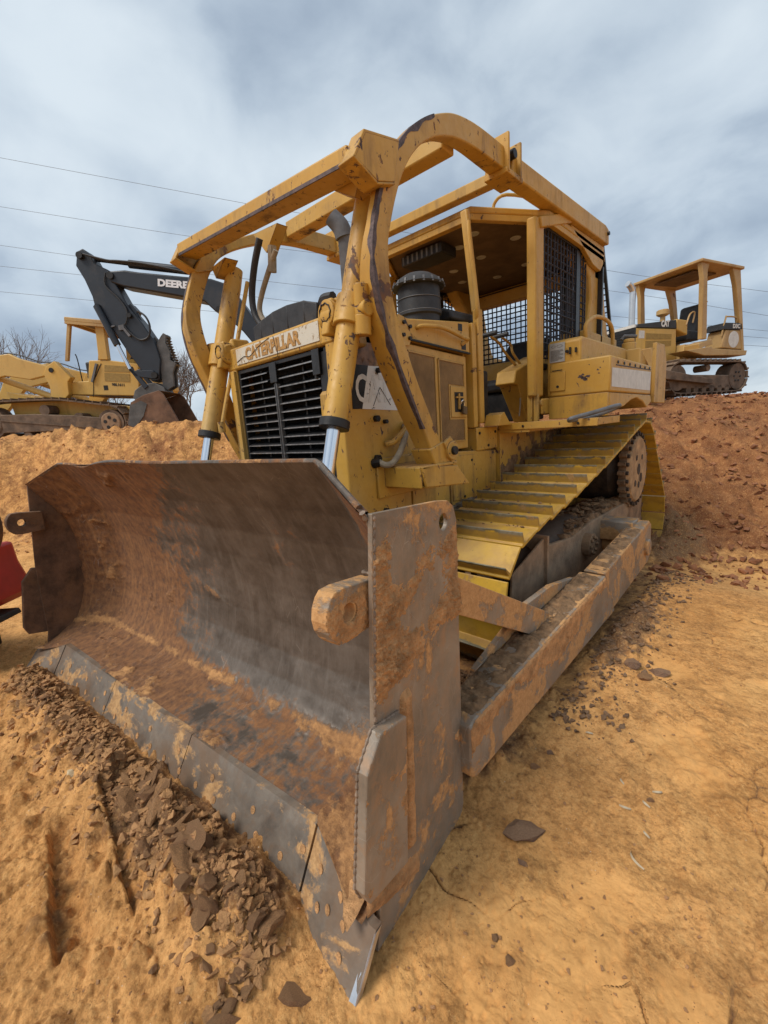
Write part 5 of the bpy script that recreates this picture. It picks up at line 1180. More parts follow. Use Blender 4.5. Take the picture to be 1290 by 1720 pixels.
# ----- fenders, steps, tank boxes
def fender(s):
    mb = MB(); mb.box(.66, 1.49, 2.75, 2.765, 1.485, 1.545); mb.box(1.475, 1.49, 2.765, 3.32, 1.49, 1.545)
    mb.box(.66, 1.475, 3.26, 3.32, 1.49, 1.54)
    P_ = sm(mb, s).build('step_platform', MYG, DZ, bevel=0.003)
    for i in range(15):
        x = .70+i*.054; m2 = MB().box(x, x+.014, 2.765, 3.26, 1.512, 1.542); sm(m2, s).build('grating_bar', MYG, P_)
    mb = MB()
    for y in np.arange(2.80, 3.26, .052): mb.box(.66, 1.475, y, y+.008, 1.516, 1.538)
    sm(mb, s).build('grating_rods', MYG, P_, kind='stuff')
    mb = MB(); 
    for x in (.9, 1.35): mb.cyl((x, 2.742, 1.512), (x, 2.752, 1.512), .010, seg=8)
    sm(mb, s).build('bolt', MDARK, P_)
    # rubber handle loop at the outer corner
    lp = [(1.38, 2.72, 1.565), (1.47, 2.62, 1.575), (1.60, 2.78, 1.62), (1.66, 2.98, 1.655), (1.62, 3.06, 1.645), (1.55, 3.0, 1.61), (1.46, 2.84, 1.57), (1.38, 2.72, 1.565)]
    lp = [(1.30, 2.70, 1.535), (1.335, 2.66, 1.55), (1.45, 2.80, 1.585), (1.55, 2.95, 1.62), (1.56, 3.02, 1.62), (1.50, 3.0, 1.59), (1.40, 2.86, 1.55), (1.30, 2.70, 1.535)]
    mb = MB().tube(lp, .017, 10, 6); sm(mb, s).build('step_loop', MGREY, P_)
    mb = MB().prism([(2.52, 1.53), (2.56, 1.62), (2.62, 1.64), (2.70, 1.56), (2.74, 1.545), (2.74, 1.53)], 'x', .66, .80); sm(mb, s).build('step_bracket', MYG, DZ, bevel=0.004)
    # tank boxes
    mb = MB(); mb.prism([(3.31, 1.75), (4.70, 1.75), (4.70, 2.245), (3.36, 2.245), (3.31, 2.22)], 'x', .87, 1.165); tk = sm(mb, s).build('side_tank', MY, DZ, bevel=0.018)
    mb = MB(); mb.prism([(3.30, 1.748), (4.72, 1.735), (4.72, 2.03), (3.30, 2.045)], 'x', .90, 1.41); bx = sm(mb, s).build('battery_box', MY, DZ, bevel=0.014)
    if s > 0:
        mb = MB().prism([(3.34, 1.79), (4.68, 1.775), (4.68, 1.965), (3.34, 1.945)], 'x', 1.4105, 1.413); mb.build('white_panel', MWHITE, bx, smooth=False)
        for i in range(7): MB().cyl((1.41, 3.50+i*.185, 1.998), (1.418, 3.50+i*.185, 1.998), .014, seg=8).build('bolt', MDARK, bx)
        MB().bar((1.412, 3.45, 1.972), (1.412, 4.68, 1.985), .006, .008).build('panel_seam', MDARK, bx)
        pl = MB().box(.895, 1.03, 3.3, 3.3065, 2.05, 2.215).build('instruction_plate', MPLATE, tk, smooth=False)
        mb = MB()
        for i in range(11): mb.box(.905, .905+.115*(0.6+.4*abs(math.sin(i*2.3))), 3.298, 3.2995, 2.065+i*.0085, 2.0675+i*.0085)
        mb.tube([(.93+.018*math.cos(a), 3.2985, 2.185+.010*math.sin(a)) for a in np.linspace(0, 6.28, 16)], .001, 4); mb.tube([(.985+.025*math.cos(a), 3.2985, 2.185+.010*math.sin(a)) for a in np.linspace(0, 6.28, 16)], .001, 4)
        mb.build('plate_print', MDARK, tk)
        d_ = MB().box(.90, 1.04, 3.29, 3.299, 1.795, 1.965).build('access_door', MY, bx, bevel=0.006); MB().cyl((.975, 3.285, 1.835), (.975, 3.29, 1.835), .012, seg=12).build('door_lock', MDARK, d_); MB().box(.925, 1.015, 3.284, 3.29, 1.972, 1.98).build('door_hinge', MDARK, d_)
        mb = MB()
        for (x, z, r_) in ((1.17, 1.90, .022), (1.20, 1.885, .022), (1.235, 1.895, .018), (1.215, 1.87, .018), (1.19, 1.915, .012), (1.31, 1.94, .009), (1.32, 1.91, .008), (1.33, 1.955, .006), (1.24, 1.99, .005)):
            pts = [(x+r_*math.cos(a)*(1+.35*math.sin(3*a+x*40)), z+r_*.75*math.sin(a)*(1+.3*math.cos(2*a+z*30))) for a in np.linspace(0, 6.28, 14)[:-1]]; mb.prism(pts, 'y', 3.2985, 3.3)
        mb.build('chipped_patch', MWORN, bx, smooth=False)
        MB().cyl((1.05, 3.305, 2.13), (1.05, 3.295, 2.13), .014, seg=8).build('bolt', MDARK, tk); MB().box(1.07, 1.085, 3.29, 3.306, 2.10, 2.16).build('cable_clip', MDARK, tk); MB().box(1.12, 1.135, 3.29, 3.306, 2.11, 2.15).build('cable_clip', MDARK, tk)
    mb = MB().prism([(3.32, 1.60), (3.32, 1.745), (4.75, 1.73), (4.80, 1.66), (4.62, 1.60), (4.45, 1.66), (4.2, 1.70), (4.0, 1.68), (3.75, 1.62)], 'x', .80, 1.405); sm(mb, s).build('fender_skirt', MYG, DZ, bevel=0.01)
    mb = MB().prism([(3.0, 1.54), (3.34, 1.54), (3.34, 1.75), (3.20, 1.75)], 'x', .90, 1.40) if False else MB().prism([(3.28, 1.55), (3.34, 1.55), (3.34, 1.745), (3.28, 1.745)], 'x', .90, 1.40); sm(mb, s).build('skirt_front', MYG, DZ, bevel=0.004)
    mb = MB().prism([(4.95, 1.65), (5.50, 1.64), (5.50, 2.10), (5.34, 2.30), (4.95, 2.29)], 'x', 1.36, 1.40); sm(mb, s).build('rear_fender_plate', MYG, DZ, bevel=0.006)
    mb = MB().prism([(4.72, 1.75), (5.3, 1.75), (5.3, 2.0), (4.72, 2.24)], 'x', .87, 1.30); sm(mb, s).build('rear_tank', MY, DZ, bevel=0.015)
    mb = MB().tube([(1.1, 3.62, 2.25), (1.1, 3.62, 2.38), (1.1, 3.86, 2.475), (1.1, 4.18, 2.49), (1.1, 4.39, 2.43), (1.1, 4.44, 2.25)], .019, 10, 5); sm(mb, s).build('grab_handle', MY, DZ)
    mb = MB().cyl((1.15, 4.85, 2.20), (1.15, 4.85, 2.32), .07, seg=20); mb.cyl((1.15, 4.85, 2.32), (1.15, 4.85, 2.36), .055, seg=16); fc = sm(mb, s).build('filler_cap', MY, DZ, bevel=0.01)
    mb = MB().tube([(1.08, 4.82, 2.36), (1.10, 4.84, 2.40), (1.22, 4.88, 2.38)], .018, 8); sm(mb, s).build('cap_latch', MGREY, fc)
MPLATE = plain('aluminium_plate', (0.42, 0.42, 0.40), 0.5, 0.4, 0.1, 20, 0.1)
both(fender)
MB().box(-.9, .9, 4.2, 5.3, 1.6, 2.25).build('rear_housing', MYG, DZ, bevel=0.02)
MB().box(-.95, .95, 2.76, 4.2, 1.46, 1.50).build('cab_floor', MYG, DZ)
# beam and bracket at the right rear
MB().tube([(-.55, 2.6, 2.9), (-.35, 2.6, 2.9)], .03, 8).build('work_lamp_bracket', MY, DZ) if False else None
# ================================================================ machines on the bank
def place(D, u, z):
    p = CAM[:2]+FH*D+RH*u; return (p[0], p[1], z)
def P_(mb, poly, y0, y1): return mb.prism(poly, 'y', y0, y1)
def belt(mb, path, w0, w1, pitch=.2, th=.035, gr=.045):
    """tracked belt with bars, path closed (x,z), widths along y"""
    p = np.array(path+[path[0]], float); d = np.r_[0, np.cumsum(np.hypot(*np.diff(p, axis=0).T))]; n = int(d[-1]/pitch)
    for i in range(n):
        s0, s1 = d[-1]*i/n, d[-1]*(i+.96)/n
        a = np.array([np.interp(s0, d, p[:, 0]), np.interp(s0, d, p[:, 1])]); b_ = np.array([np.interp(s1, d, p[:, 0]), np.interp(s1, d, p[:, 1])])
        t = (b_-a)/np.hypot(*(b_-a)); o = np.array([t[1], -t[0]])
        c = p[:-1].mean(0)
        if np.dot(o, (a+b_)/2-c) < 0: o = -o
        q = [a, b_, b_+o*th, a+o*th]; mb.prism([tuple(k) for k in q], 'y', w0, w1)
        q = [a+o*th, a+t*.03+o*th, a+t*.03+o*(th+gr), a+o*(th+gr)]; mb.prism([tuple(k) for k in q], 'y', w0, w1)
    return mb
def circ_hull(cs, k=28):
    pts = sorted([(x+r_*math.cos(a), z+r_*math.sin(a)) for x, z, r_ in cs for a in np.linspace(0, 2*math.pi, k)[:-1]])
    def half(ps):
        h = []
        for p in ps:
            while len(h) > 1 and (h[-1][0]-h[-2][0])*(p[1]-h[-2][1])-(h[-1][1]-h[-2][1])*(p[0]-h[-2][0]) <= 0: h.pop()
            h.append(p)
        return h
    lo = half(pts); hi = half(pts[::-1]); return lo[:-1]+hi[:-1]
MYL = paint('yellow_loader_paint', base=(0.66, 0.40, 0.075), base2=(0.58, 0.32, 0.05), chip=0.68, dirt=0.35, edge=False, scale=0.6)
MYTAN = paint('tan_yellow_paint', base=(0.47, 0.29, 0.11), base2=(0.38, 0.22, 0.075), chip=0.68, dirt=0.5, edge=False, scale=0.7)
MTRK = plain('dry_mud_track', (0.14, 0.095, 0.065), 0.9, 0, 0.4, 5, 0.7, 0.01, dirt=0.35, dirtcol=(0.30, 0.19, 0.11))
MGR = plain('loader_grille_mesh', (0.32, 0.2, 0.05), 0.7, 0, 0.2, 20, 0.3)
# ---- tracked loader
LD = thing('tracked_loader', 'yellow tracked loader with flat canopy standing on the bank behind the black excavator arm', 'track loader', place(11.2, -7.5, 1.9), rot=YAW, local=True)
for (y0, y1) in ((0, .50), (1.60, 2.10)):
    T_ = MTRK
    path = [(-2.4, -.02), (.67, -.08)]+[(.67+.40*math.cos(a), .30+.40*math.sin(a)) for a in np.linspace(-1.4, 1.3, 12)]+[(.45, .74), (-.55, .92), (-1.2, .95), (-2.2, .97)]+[(-2.4+.48*math.cos(a), .48+.48*math.sin(a)) for a in np.linspace(1.7, 4.5, 12)]
    trk = belt(MB(), path, y0, y1).build('track', MTRK, LD, smooth=False)
    fr = P_(MB(), [(-2.1, .20), (.45, .12), (.45, .42), (-.2, .52), (-1.2, .62), (-2.1, .66)], y0+.04, y1-.08).build('track_frame', MTRK, trk, bevel=0.02)
    P_(MB(), [(-2.1, .50), (.25, .17), (.25, .19), (-2.1, .53)], y0+.02, y0+.04).build('guard_strip', MTRK, trk)
    for (x, z, r_) in ((.67, .28, .33), (-2.4, .48, .40)):
        w_ = MB().tube([(x, y0+.10, z), (x, y0+.06, z), (x, y1-.1, z)], [r_-.04, r_, r_], 28).build('drive_wheel', MTRK, trk)
        MB().tube([(x, y0+.055, z), (x, y0+.035, z)], [r_-.07, r_-.1], 28).build('wheel_face', plain('wheel_face_brown', (0.27, 0.17, 0.1), 0.85, 0, 0.3, 8, 0.5) if x > 0 else MTRK, w_)
        for k in range(5):
            a = 1.25*k+.4; MB().cyl((x+.13*math.cos(a), y0+.036, z+.13*math.sin(a)), (x+.13*math.cos(a), y0+.028, z+.13*math.sin(a)), .045, seg=12).build('wheel_opening', MDARK, w_)
    for x in (-.12, -.95): MB().cyl((x, y0+.05, .70 if x < -.5 else .45), (x, y1-.1, .70 if x < -.5 else .45), .13, seg=18).build('carrier_roller', MTRK, trk)
    for x in np.linspace(-1.9, .1, 6): MB().cyl((x, y0+.06, .08), (x, y1-.1, .08), .11, seg=14).build('track_roller', MTRK, trk)
P_(MB(), [(.22, 1.88), (.74, 1.85), (1.46, 1.71), (1.35, .92), (-.4, 1.07), (-.35, 1.38), (.1, 1.38)], .36, 1.74).build('body', MYL, LD, bevel=0.02)
P_(MB(), [(-2.1, 1.25), (-.86, .98), (1.27, .65), (1.61, .60), (1.61, .44), (1.40, .1), (1.0, .2), (-2.0, .5)], .42, 1.68).build('lower_body', MYL, LD, bevel=0.02)
for pl in ([(.60, 1.74), (1.22, 1.66), (1.21, 1.52), (.57, 1.58)], [(.56, 1.55), (1.20, 1.48), (1.17, 1.28), (.53, 1.35)]): P_(MB(), pl, .352, .36).build('side_grille', MGR, LD)
mb = MB(); mb.bar((.52, .356, 1.78), (.24, .356, 1.36), .02, .008, (0, 1, 0)); mb.bar((.24, .356, 1.36), (.16, .356, .98), .008, .02, (0, 1, 0)); mb.bar((-.38, .356, 1.06), (1.36, .356, .90), .01, .02, (0, 1, 0)); mb.build('panel_seam', MDARK, LD)
text('9BL1611', .075, .32, (.69, .358, 1.215), (1, 0, -.11), (.11, 0, 1), MDARK, 'number', LD, 0.003, 0.04)
MB().box(.47, .58, .356, .36, 1.12, 1.24).build('small_plate', MDARK, LD)
P_(MB(), [(1.50, 1.70), (1.83, 1.61), (1.83, 1.12), (1.73, 1.01), (1.40, 1.02)], .45, 1.65).build('rear_hood', MYL, LD, bevel=0.02)
P_(MB(), [(1.40, 1.20), (1.78, 1.12), (1.74, .98), (1.38, 1.02)], .44, .45).build('rear_vent', MDARK, LD)
P_(MB(), [(1.35, .92), (1.72, .9), (1.70, .62), (1.34, .66)], .42, 1.68).build('rear_frame', MYL, LD, bevel=0.02)
P_(MB(), [(1.2, .64), (1.61, .60), (1.63, .40), (1.45, .08), (1.30, .1)], .38, .44).build('draw_plate', MYL, LD, bevel=0.01)
MB().cyl((1.50, .36, .40), (1.50, .39, .40), .07, seg=18).build('pin_hole', MDARK, LD)
rf = P_(MB(), [(-.12, 2.93), (1.12, 2.74), (1.13, 2.64), (-.14, 2.83)], .25, 1.85).build('canopy_roof', MYTAN, LD, bevel=0.015)
mb = MB(); P_(mb, [(-.12, 2.83), (1.12, 2.64), (1.12, 2.58), (-.14, 2.77)], .25, .29); P_(mb, [(-.12, 2.83), (1.12, 2.64), (1.12, 2.56), (-.14, 2.75)], 1.81, 1.85); P_(mb, [(-.14, 2.83), (-.08, 2.83), (-.08, 2.76), (-.15, 2.77)], .29, 1.81); P_(mb, [(1.06, 2.65), (1.12, 2.64), (1.12, 2.56), (1.06, 2.57)], .29, 1.81)
mb.build('roof_rim', MYTAN, rf); P_(MB(), [(.15, 2.785), (.95, 2.665), (.95, 2.64), (.15, 2.76)], .5, 1.6).build('headliner', MCABIN, rf)
for (y0, y1) in ((.34, .48), (1.62, 1.76)):
    P_(MB(), [(-.13, 2.82), (-.05, 2.80), (-.30, 1.90), (-.38, 1.90)], y0, y0+.08).build('front_post', MYTAN, LD, bevel=0.008)
    P_(MB(), [(.55, 2.74), (.76, 2.71), (.72, 1.86), (.48, 1.88)], y0, y1).build('rear_post', MYL, LD, bevel=0.015)
for (y0, y1) in ((.22, .40), (1.70, 1.88)):
    P_(MB(), [(-.80, 1.78), (-.57, 1.90), (-.23, 1.48), (-.33, 1.37), (-.36, 1.07), (-.51, .93), (-.84, .95), (-.81, 1.29), (-.90, 1.60)], y0, y1).build('lift_tower', MYL, LD, bevel=0.015)
    P_(MB(), [(-3.2, 1.72), (-2.4, 2.10), (-1.68, 2.15), (-1.48, 2.03), (-.80, 1.80), (-.74, 1.58), (-1.29, 1.49), (-1.9, 1.62), (-2.6, 1.50), (-3.6, .6), (-3.8, .7)], y0+.02, y1-.04).build('lift_arm', MYL, LD, bevel=0.02)
    MB().tube([(-2.6, y0+.3, 1.76), (-.88, y0+.3, 1.01)], .08, 16).build('lift_cylinder', MYL, LD)
    MB().tube([(-1.9, y0+.15, 2.2), (-1.5, y0+.12, 2.12), (-1.0, y0+.1, 1.92), (-.62, y0+.1, 1.86)], .018, 6, 4).build('hose', MBLACK, LD)
    MB().cyl((-.68, y0-.02, 1.68), (-.68, y1+.02, 1.68), .06, seg=14).build('arm_pin', MDARK, LD)
P_(MB(), [(-4.7, .05), (-3.7, .1), (-3.5, .5), (-3.6, 1.0), (-3.9, 1.15), (-4.0, .6), (-4.3, .25)], .0, 2.1).build('bucket', MSTEEL, LD, bevel=0.02)
MB().tube([(.96, 1.0, 1.75), (.96, 1.0, 1.92), (1.12, 1.0, 2.09)], .045, 12, 3).build('exhaust_pipe', MDARK, LD)
MB().box(.85, 1.2, .8, 1.1, 1.74, 1.92).build('hood_cap', MYL, LD, bevel=0.02)
MB().box(-.15, .18, .75, 1.35, 1.4, 1.92).build('operator_seat', MBLACK, LD, bevel=0.04)
MB().tube([(-.2, .6, 1.4), (-.22, .6, 1.95), (-.25, .6, 2.1)], .015, 6, 3).build('control_lever', MDARK, LD)
MB().bar((.42, .33, 1.78), (.22, .33, 1.34), .05, .05, (0, 1, 0)).build('gas_strut', MGREY, LD)
# ---- excavator with folded arm
MEX = plain('dark_blue_grey_paint', (0.016, 0.020, 0.028), 0.42, 0, 0.2, 2.5, 0.15, 0.01, dirt=0.10, dirtcol=(0.2, 0.15, 0.1))
MEXS = plain('excavator_steel', (0.10, 0.095, 0.09), 0.6, 0.3, 0.35, 4, 0.5, 0.01, dirt=0.15, dirtcol=(0.3, 0.17, 0.09))
MRB = plain('rusty_bucket', (0.16, 0.085, 0.05), 0.75, 0.2, 0.4, 3.5, 0.6, 0.01, dirt=0.2, dirtcol=(0.33, 0.18, 0.09))
EX = thing('excavator', 'black crawler excavator behind the bulldozer, its long arm folded down with a rusty bucket', 'excavator', place(10.4, -4.5, 1.85), rot=YAW, local=True)
st = P_(MB(), [(-1.75, 3.92), (-1.62, 3.97), (-1.50, 3.86), (-1.42, 3.66), (-1.16, 3.52), (-1.02, 3.17), (-.84, 2.73), (-.62, 2.41), (-.40, 1.99), (-.33, 1.58), (-.43, 1.15), (-.60, 1.12), (-.80, 1.38), (-1.02, 1.76), (-1.30, 2.32), (-1.58, 2.72), (-1.60, 3.00), (-1.70, 3.35), (-1.83, 3.64)], -.17, .17).build('stick', MEX, EX, bevel=0.02)
bm_ = P_(MB(), [(-1.19, 3.48), (-.79, 3.48), (-.5, 3.42), (.47, 3.27), (1.06, 3.19), (1.42, 3.05), (1.72, 2.62), (2.10, 1.95), (2.5, 1.3), (2.2, 1.1), (1.82, 1.78), (1.62, 2.06), (1.22, 2.47), (1.06, 2.52), (.85, 2.74), (.31, 2.88), (-.86, 3.15), (-1.12, 3.25)], -.2, .2).build('boom', MEX, EX, bevel=0.03)
text('DEERE', .15, .66, (-.11, -.203, 3.105), (1, 0, -.15), (.15, 0, 1), plain('white_letters', (0.75, 0.76, 0.78), 0.5, 0, 0.05), 'letters', bm_, 0.004, 0.05)
for c_, r_ in (((-1.68, 3.82), .07), ((-1.10, 3.38), .075), ((-1.50, 2.77), .06), ((-.5, 1.25), .07), ((1.16, 2.55), .06), ((-.84, 2.55), .05)): MB().cyl((c_[0], -.24, c_[1]), (c_[0], .24, c_[1]), r_, seg=16).build('pin', MDARK, EX)
for y in (-.22, -.14): MB().tube([(-1.60, y, 3.84), (-1.13, y, 3.69), (-.9, y, 3.66), (-.5, y, 3.60), (-.05, y, 3.50), (.48, y, 3.36)], .02, 6, 3).build('hydraulic_hose', MBLACK, EX)
MB().tube([(-.75, 0, 3.66), (.55, 0, 3.44)], .085, 16).build('stick_cylinder', MEX, EX); MB().tube([(-1.62, 0, 3.82), (-.7, 0, 3.655)], .04, 12).build('cylinder_rod', MDARK, EX)
MB().tube([(-1.52, -.2, 2.79), (-1.22, -.2, 1.95)], .075, 16).build('bucket_cylinder', MEX, EX); MB().tube([(-1.22, -.2, 1.97), (-1.03, -.2, 1.42)], .042, 12).build('bucket_rod', MCHROME, EX)
MB().tube([(-.80, -.05, 2.70), (-.48, -.05, 1.85)], .06, 14).build('thumb_cylinder', MEX, EX)
P_(MB(), [(-.95, 2.75), (-.82, 2.82), (-.70, 2.66), (-.78, 2.55)], -.1, .1).build('cylinder_bracket', MEX, EX)
MB().tube([(-.62, -.2, 2.62), (-.48, -.22, 2.50), (-.42, -.22, 2.3), (-.5, -.2, 2.08), (-.7, -.2, 2.03), (-.9, -.2, 2.2), (-1.0, -.2, 2.35)], .022, 6, 4).build('hydraulic_hose', MBLACK, EX)
MB().tube([(-1.2, -.2, 3.45), (-1.25, -.2, 3.2), (-1.0, -.2, 2.9), (-.88, -.2, 2.65), (-.95, -.2, 2.4), (-1.08, -.2, 2.35)], .02, 6, 4).build('hydraulic_hose', MBLACK, EX)
mb = MB(); mb.box(-1.12, -1.0, -.22, -.18, 2.26, 2.36); mb.bar((-1.2, -.2, 2.36), (-1.36, -.2, 2.33), .03, .03); mb.bar((-1.02, -.2, 2.30), (-.9, -.2, 2.12), .05, .05); mb.build('valve_fitting', MGREY, EX, kind='stuff')
for y in (-.22, .16):
    P_(MB(), [(-1.10, 1.45), (-.98, 1.48), (-.95, 1.38), (-.52, 1.36), (-.45, 1.25), (-.55, 1.18), (-.95, 1.26)], y, y+.06).build('link', MEX, EX, bevel=0.01)
    P_(MB(), [(-1.06, 1.42), (-.96, 1.40), (-.68, 1.02), (-.78, .96)], y, y+.06).build('link', MEX, EX, bevel=0.01)
P_(MB(), [(-1.08, .80), (-1.02, .95), (-.85, 1.06), (-.55, 1.10), (-.34, .98), (-.30, .86), (-.52, .84), (-.74, .74), (-1.0, .64)], -.2, .2).build('quick_coupler', MEXS, EX, bevel=0.015)
bk = P_(MB(), [(-.97, .66), (-.66, .80), (-.30, .88), (-.22, .80), (.12, -.02), (-.27, -.11), (-.80, -.12), (-1.04, .03), (-1.13, .22), (-1.02, .42)], -.55, -.50).build('bucket', MRB, EX, bevel=0.01)
P_(MB(), [(-.97, .66), (-.66, .80), (-.30, .88), (-.22, .80), (.12, -.02), (-.27, -.11), (-.80, -.12), (-1.04, .03), (-1.13, .22), (-1.02, .42)], .50, .55).build('bucket_side', MRB, bk, bevel=0.01)
sh = [(-.30, .88), (-.66, .80), (-.97, .66), (-1.02, .42), (-1.13, .22), (-1.04, .03), (-.80, -.12), (-.27, -.11)]
mb = MB()
for i in range(len(sh)-1):
    a, b_ = sh[i], sh[i+1]; mb.add([(a[0], -.5, a[1]), (b_[0], -.5, b_[1]), (b_[0], .5, b_[1]), (a[0], .5, a[1]), (a[0]+.03, -.5, a[1]-.01), (b_[0]+.03, -.5, b_[1]+.02), (b_[0]+.03, .5, b_[1]+.02), (a[0]+.03, .5, a[1]-.01)], [(0, 1, 2, 3), (7, 6, 5, 4), (0, 3, 7, 4), (1, 5, 6, 2)])
mb.build('bucket_shell', MRB, bk)
P_(MB(), [(-.98, .60), (-.72, .68), (-.60, .60), (-.72, .35), (-.95, .1), (-1.1, .18)], -.565, -.55).build('worn_patch', MEXS, bk)
mb = MB()
for y in (-.12, .06):
    P_(mb, [(-.26, 2.10), (-.20, 2.16), (-.14, 2.12), (-.18, 1.95), (-.11, 1.75), (-.14, 1.58), (-.02, 1.50), (-.12, 1.3), (-.14, 1.0), (-.30, .92), (-.40, 1.0), (-.38, 1.45), (-.42, 1.72), (-.38, 1.95)], y, y+.06)
TH = mb.build('thumb', MEXS, EX, bevel=0.006, kind='stuff')
for i in range(11):
    t = i/10; x, z = (-.17+.13*t**1.4, 2.08-.60*t); P_(MB(), [(x, z), (x+.045, z-.005), (x, z-.035)], -.11, .11).build('thumb_tooth', MEXS, TH)
P_(MB(), [(-.55, 2.02), (-.42, 2.10), (-.36, 2.0), (-.44, 1.75)], -.05, .05).build('thumb_link', MEXS, EX)
# house, cab and tracks, standing behind the bulldozer
P_(MB(), [(2.3, .95), (6.0, .95), (6.1, 1.5), (6.0, 1.92), (3.4, 1.95), (2.4, 1.7)], -1.0, 1.2).build('engine_house', plain('excavator_yellow', (0.6, 0.36, 0.05), 0.5), EX, bevel=0.06)
P_(MB(), [(3.95, 1.0), (3.9, 2.5), (4.05, 2.68), (4.75, 2.7), (4.8, 1.0)], .25, 1.15).build('cab', MEX, EX, bevel=0.04)
for (y0, y1) in ((-1.15, -.65), (.85, 1.35)):
    belt(MB(), circ_hull([(2.4, .45, .36), (5.9, .45, .36)]), y0, y1).build('track', MTRK, EX, smooth=False)
    P_(MB(), [(2.5, .25), (5.8, .25), (5.8, .6), (2.5, .6)], y0+.08, y1-.08).build('track_frame', MTRK, EX, bevel=0.02)
MB().cyl((4.1, .1, .5), (4.1, .1, .98), .55, seg=28).build('slew_ring', MDARK, EX)

# ---- small bulldozer on the right bank: x runs front to rear, y away from the camera
SD = thing('small_bulldozer', 'small tan bulldozer with open canopy and silver exhaust stack on the reddish bank', 'bulldozer', (0.71, 9.62, 1.88), rot=R(65), local=True)
for k, (y0, y1) in enumerate(((0, .38), (1.42, 1.80))):
    path = circ_hull([(.26, .27, .29), (2.16, .27, .29)])
    path = [(x, z+(.07*math.sin(math.pi*np.clip((x-.1)/1.9, 0, 1)) if z > .3 else 0)) for x, z in path]
    trk = belt(MB(), path, y0, y1, .16, .025, .04).build('track', MTRK, SD, smooth=False)
    P_(MB(), [(.25, .07), (2.1, .02), (2.0, .30), (.3, .34)], y0+.04, y1-.06).build('track_frame', MTRK, trk, bevel=0.02)
    for (x, r_) in ((.26, .25), (2.14, .27)):
        w_ = MB().tube([(x, y0+.05, .27), (x, y0+.03, .27), (x, y1-.06, .27)], [r_-.05, r_, r_], 24).build('drive_wheel', MTRK, trk)
        if x > 1:
            mb = MB()
            for j in range(6): a = j*math.pi/3; mb.cyl((x+.10*math.cos(a), y0+.02, .27+.10*math.sin(a)), (x+.10*math.cos(a), y0+.03, .27+.10*math.sin(a)), .022, seg=8)
            mb.build('wheel_bolt', MDARK, w_, kind='stuff')
    for x in (.62, .85, 1.10, 1.35, 1.6, 1.85): MB().cyl((x, y0+.04, .03), (x, y1-.06, .03), .075, seg=12).build('track_roller', MTRK, trk)
    MB().cyl((1.2, y0+.05, .46), (1.2, y1-.06, .46), .07, seg=12).build('carrier_roller', MTRK, trk)
P_(MB(), [(-.38, .60), (-.38, 1.32), (.80, 1.32), (.86, .60)], .50, 1.30).build('hood', MYL, SD, bevel=0.02)
P_(MB(), [(-.36, 1.325), (-.34, 1.39), (.78, 1.50), (.80, 1.325)], .495, 1.305).build('black_hood_band', plain('black_decal', (0.025, 0.025, 0.025), 0.5), SD, bevel=0.01)
text('CAT', .13, .24, (.33, .493, 1.345), (1, 0, .05), (0, 0, 1), plain('white_letters2', (0.75, 0.74, 0.7), 0.5, 0, 0.05), 'letters', SD, 0.003, 0.05)
MB().box(-.30, -.14, .497, .50, 1.12, 1.27).build('white_decal', MWHITE, SD); P_(MB(), [(-.10, 1.22), (.66, 1.21), (.66, 1.11), (-.10, 1.10)], .495, .50).build('side_grille', MGR, SD); P_(MB(), [(-.10, 1.07), (.66, 1.08), (.66, .98), (-.10, .93)], .495, .50).build('side_grille', MGR, SD)
MB().box(-.42, -.385, .50, 1.30, .70, 1.32).build('radiator_grille', MGRILLE, SD)
for i in range(11): MB().box(-.428, -.42, .53, 1.27, .75+i*.05, .76+i*.05).build('grille_bar', MDARK, SD)
MB().box(-.425, -.38, .50, 1.30, 1.33, 1.385).build('nose_plate', MWHITE, SD); 
P_(MB(), [(.80, 1.52), (1.14, 1.50), (1.16, 1.20), (.82, 1.30)], .50, 1.30).build('cowl', MYL, SD, bevel=0.02)
P_(MB(), [(.86, .60), (.86, .98), (1.2, .98), (1.3, .60)], .35, 1.45).build('floor_frame', MYTAN, SD, bevel=0.01)
P_(MB(), [(.86, .94), (1.26, 1.03), (1.3, .93), (.9, .84)], .06, .40).build('step', MYTAN, SD, bevel=0.01)
for (y0, y1) in ((.02, .42), (1.38, 1.78)):
    P_(MB(), [(.44, .80), (1.2, .88), (1.26, .84), (2.39, .80), (2.36, .70), (1.0, .70)], y0, y1).build('fender', MYTAN, SD, bevel=0.012)
    P_(MB(), [(1.60, .86), (1.70, 1.22), (2.24, 1.22), (2.39, .82)], y0+.05, y1).build('side_tank', MYTAN, SD, bevel=0.02)
    P_(MB(), [(1.61, 1.225), (1.66, 1.36), (2.20, 1.36), (2.24, 1.225)], y0+.04, y1).build('black_panel', MBLACK, SD, bevel=0.01)
MB().tube([(1.98, .069, 1.03), (1.98, .064, 1.03)], [.17, .165], 28).build('round_sticker', MWHITE, SD)
text('D3C', .09, .24, (1.90, .058, 1.25), (1, 0, 0), (0, 0, 1), MWHITE, 'letters', SD, 0.003, 0.05)
ROOFS = P_(MB(), [(.74, 2.52), (2.06, 2.45), (2.06, 2.39), (.74, 2.46)], .02, 1.55).build('canopy_roof', MYTAN, SD, bevel=0.015)
MB().box(1.0, 1.7, .35, 1.2, 2.385, 2.41).build('headliner', MCABIN, ROOFS)
for y0 in (.06, 1.41):
    for (q) in ([(.78, 2.46), (1.02, 2.46), (.98, 2.3), (1.10, 1.03), (.95, 1.03), (.86, 2.2)], [(1.74, 2.42), (2.0, 2.42), (2.36, .80), (2.28, .80), (1.90, 2.1)]): P_(MB(), q, y0, y0+.09).build('canopy_post', MYTAN, SD, bevel=0.01)
for y0 in (.06, 1.41): pass
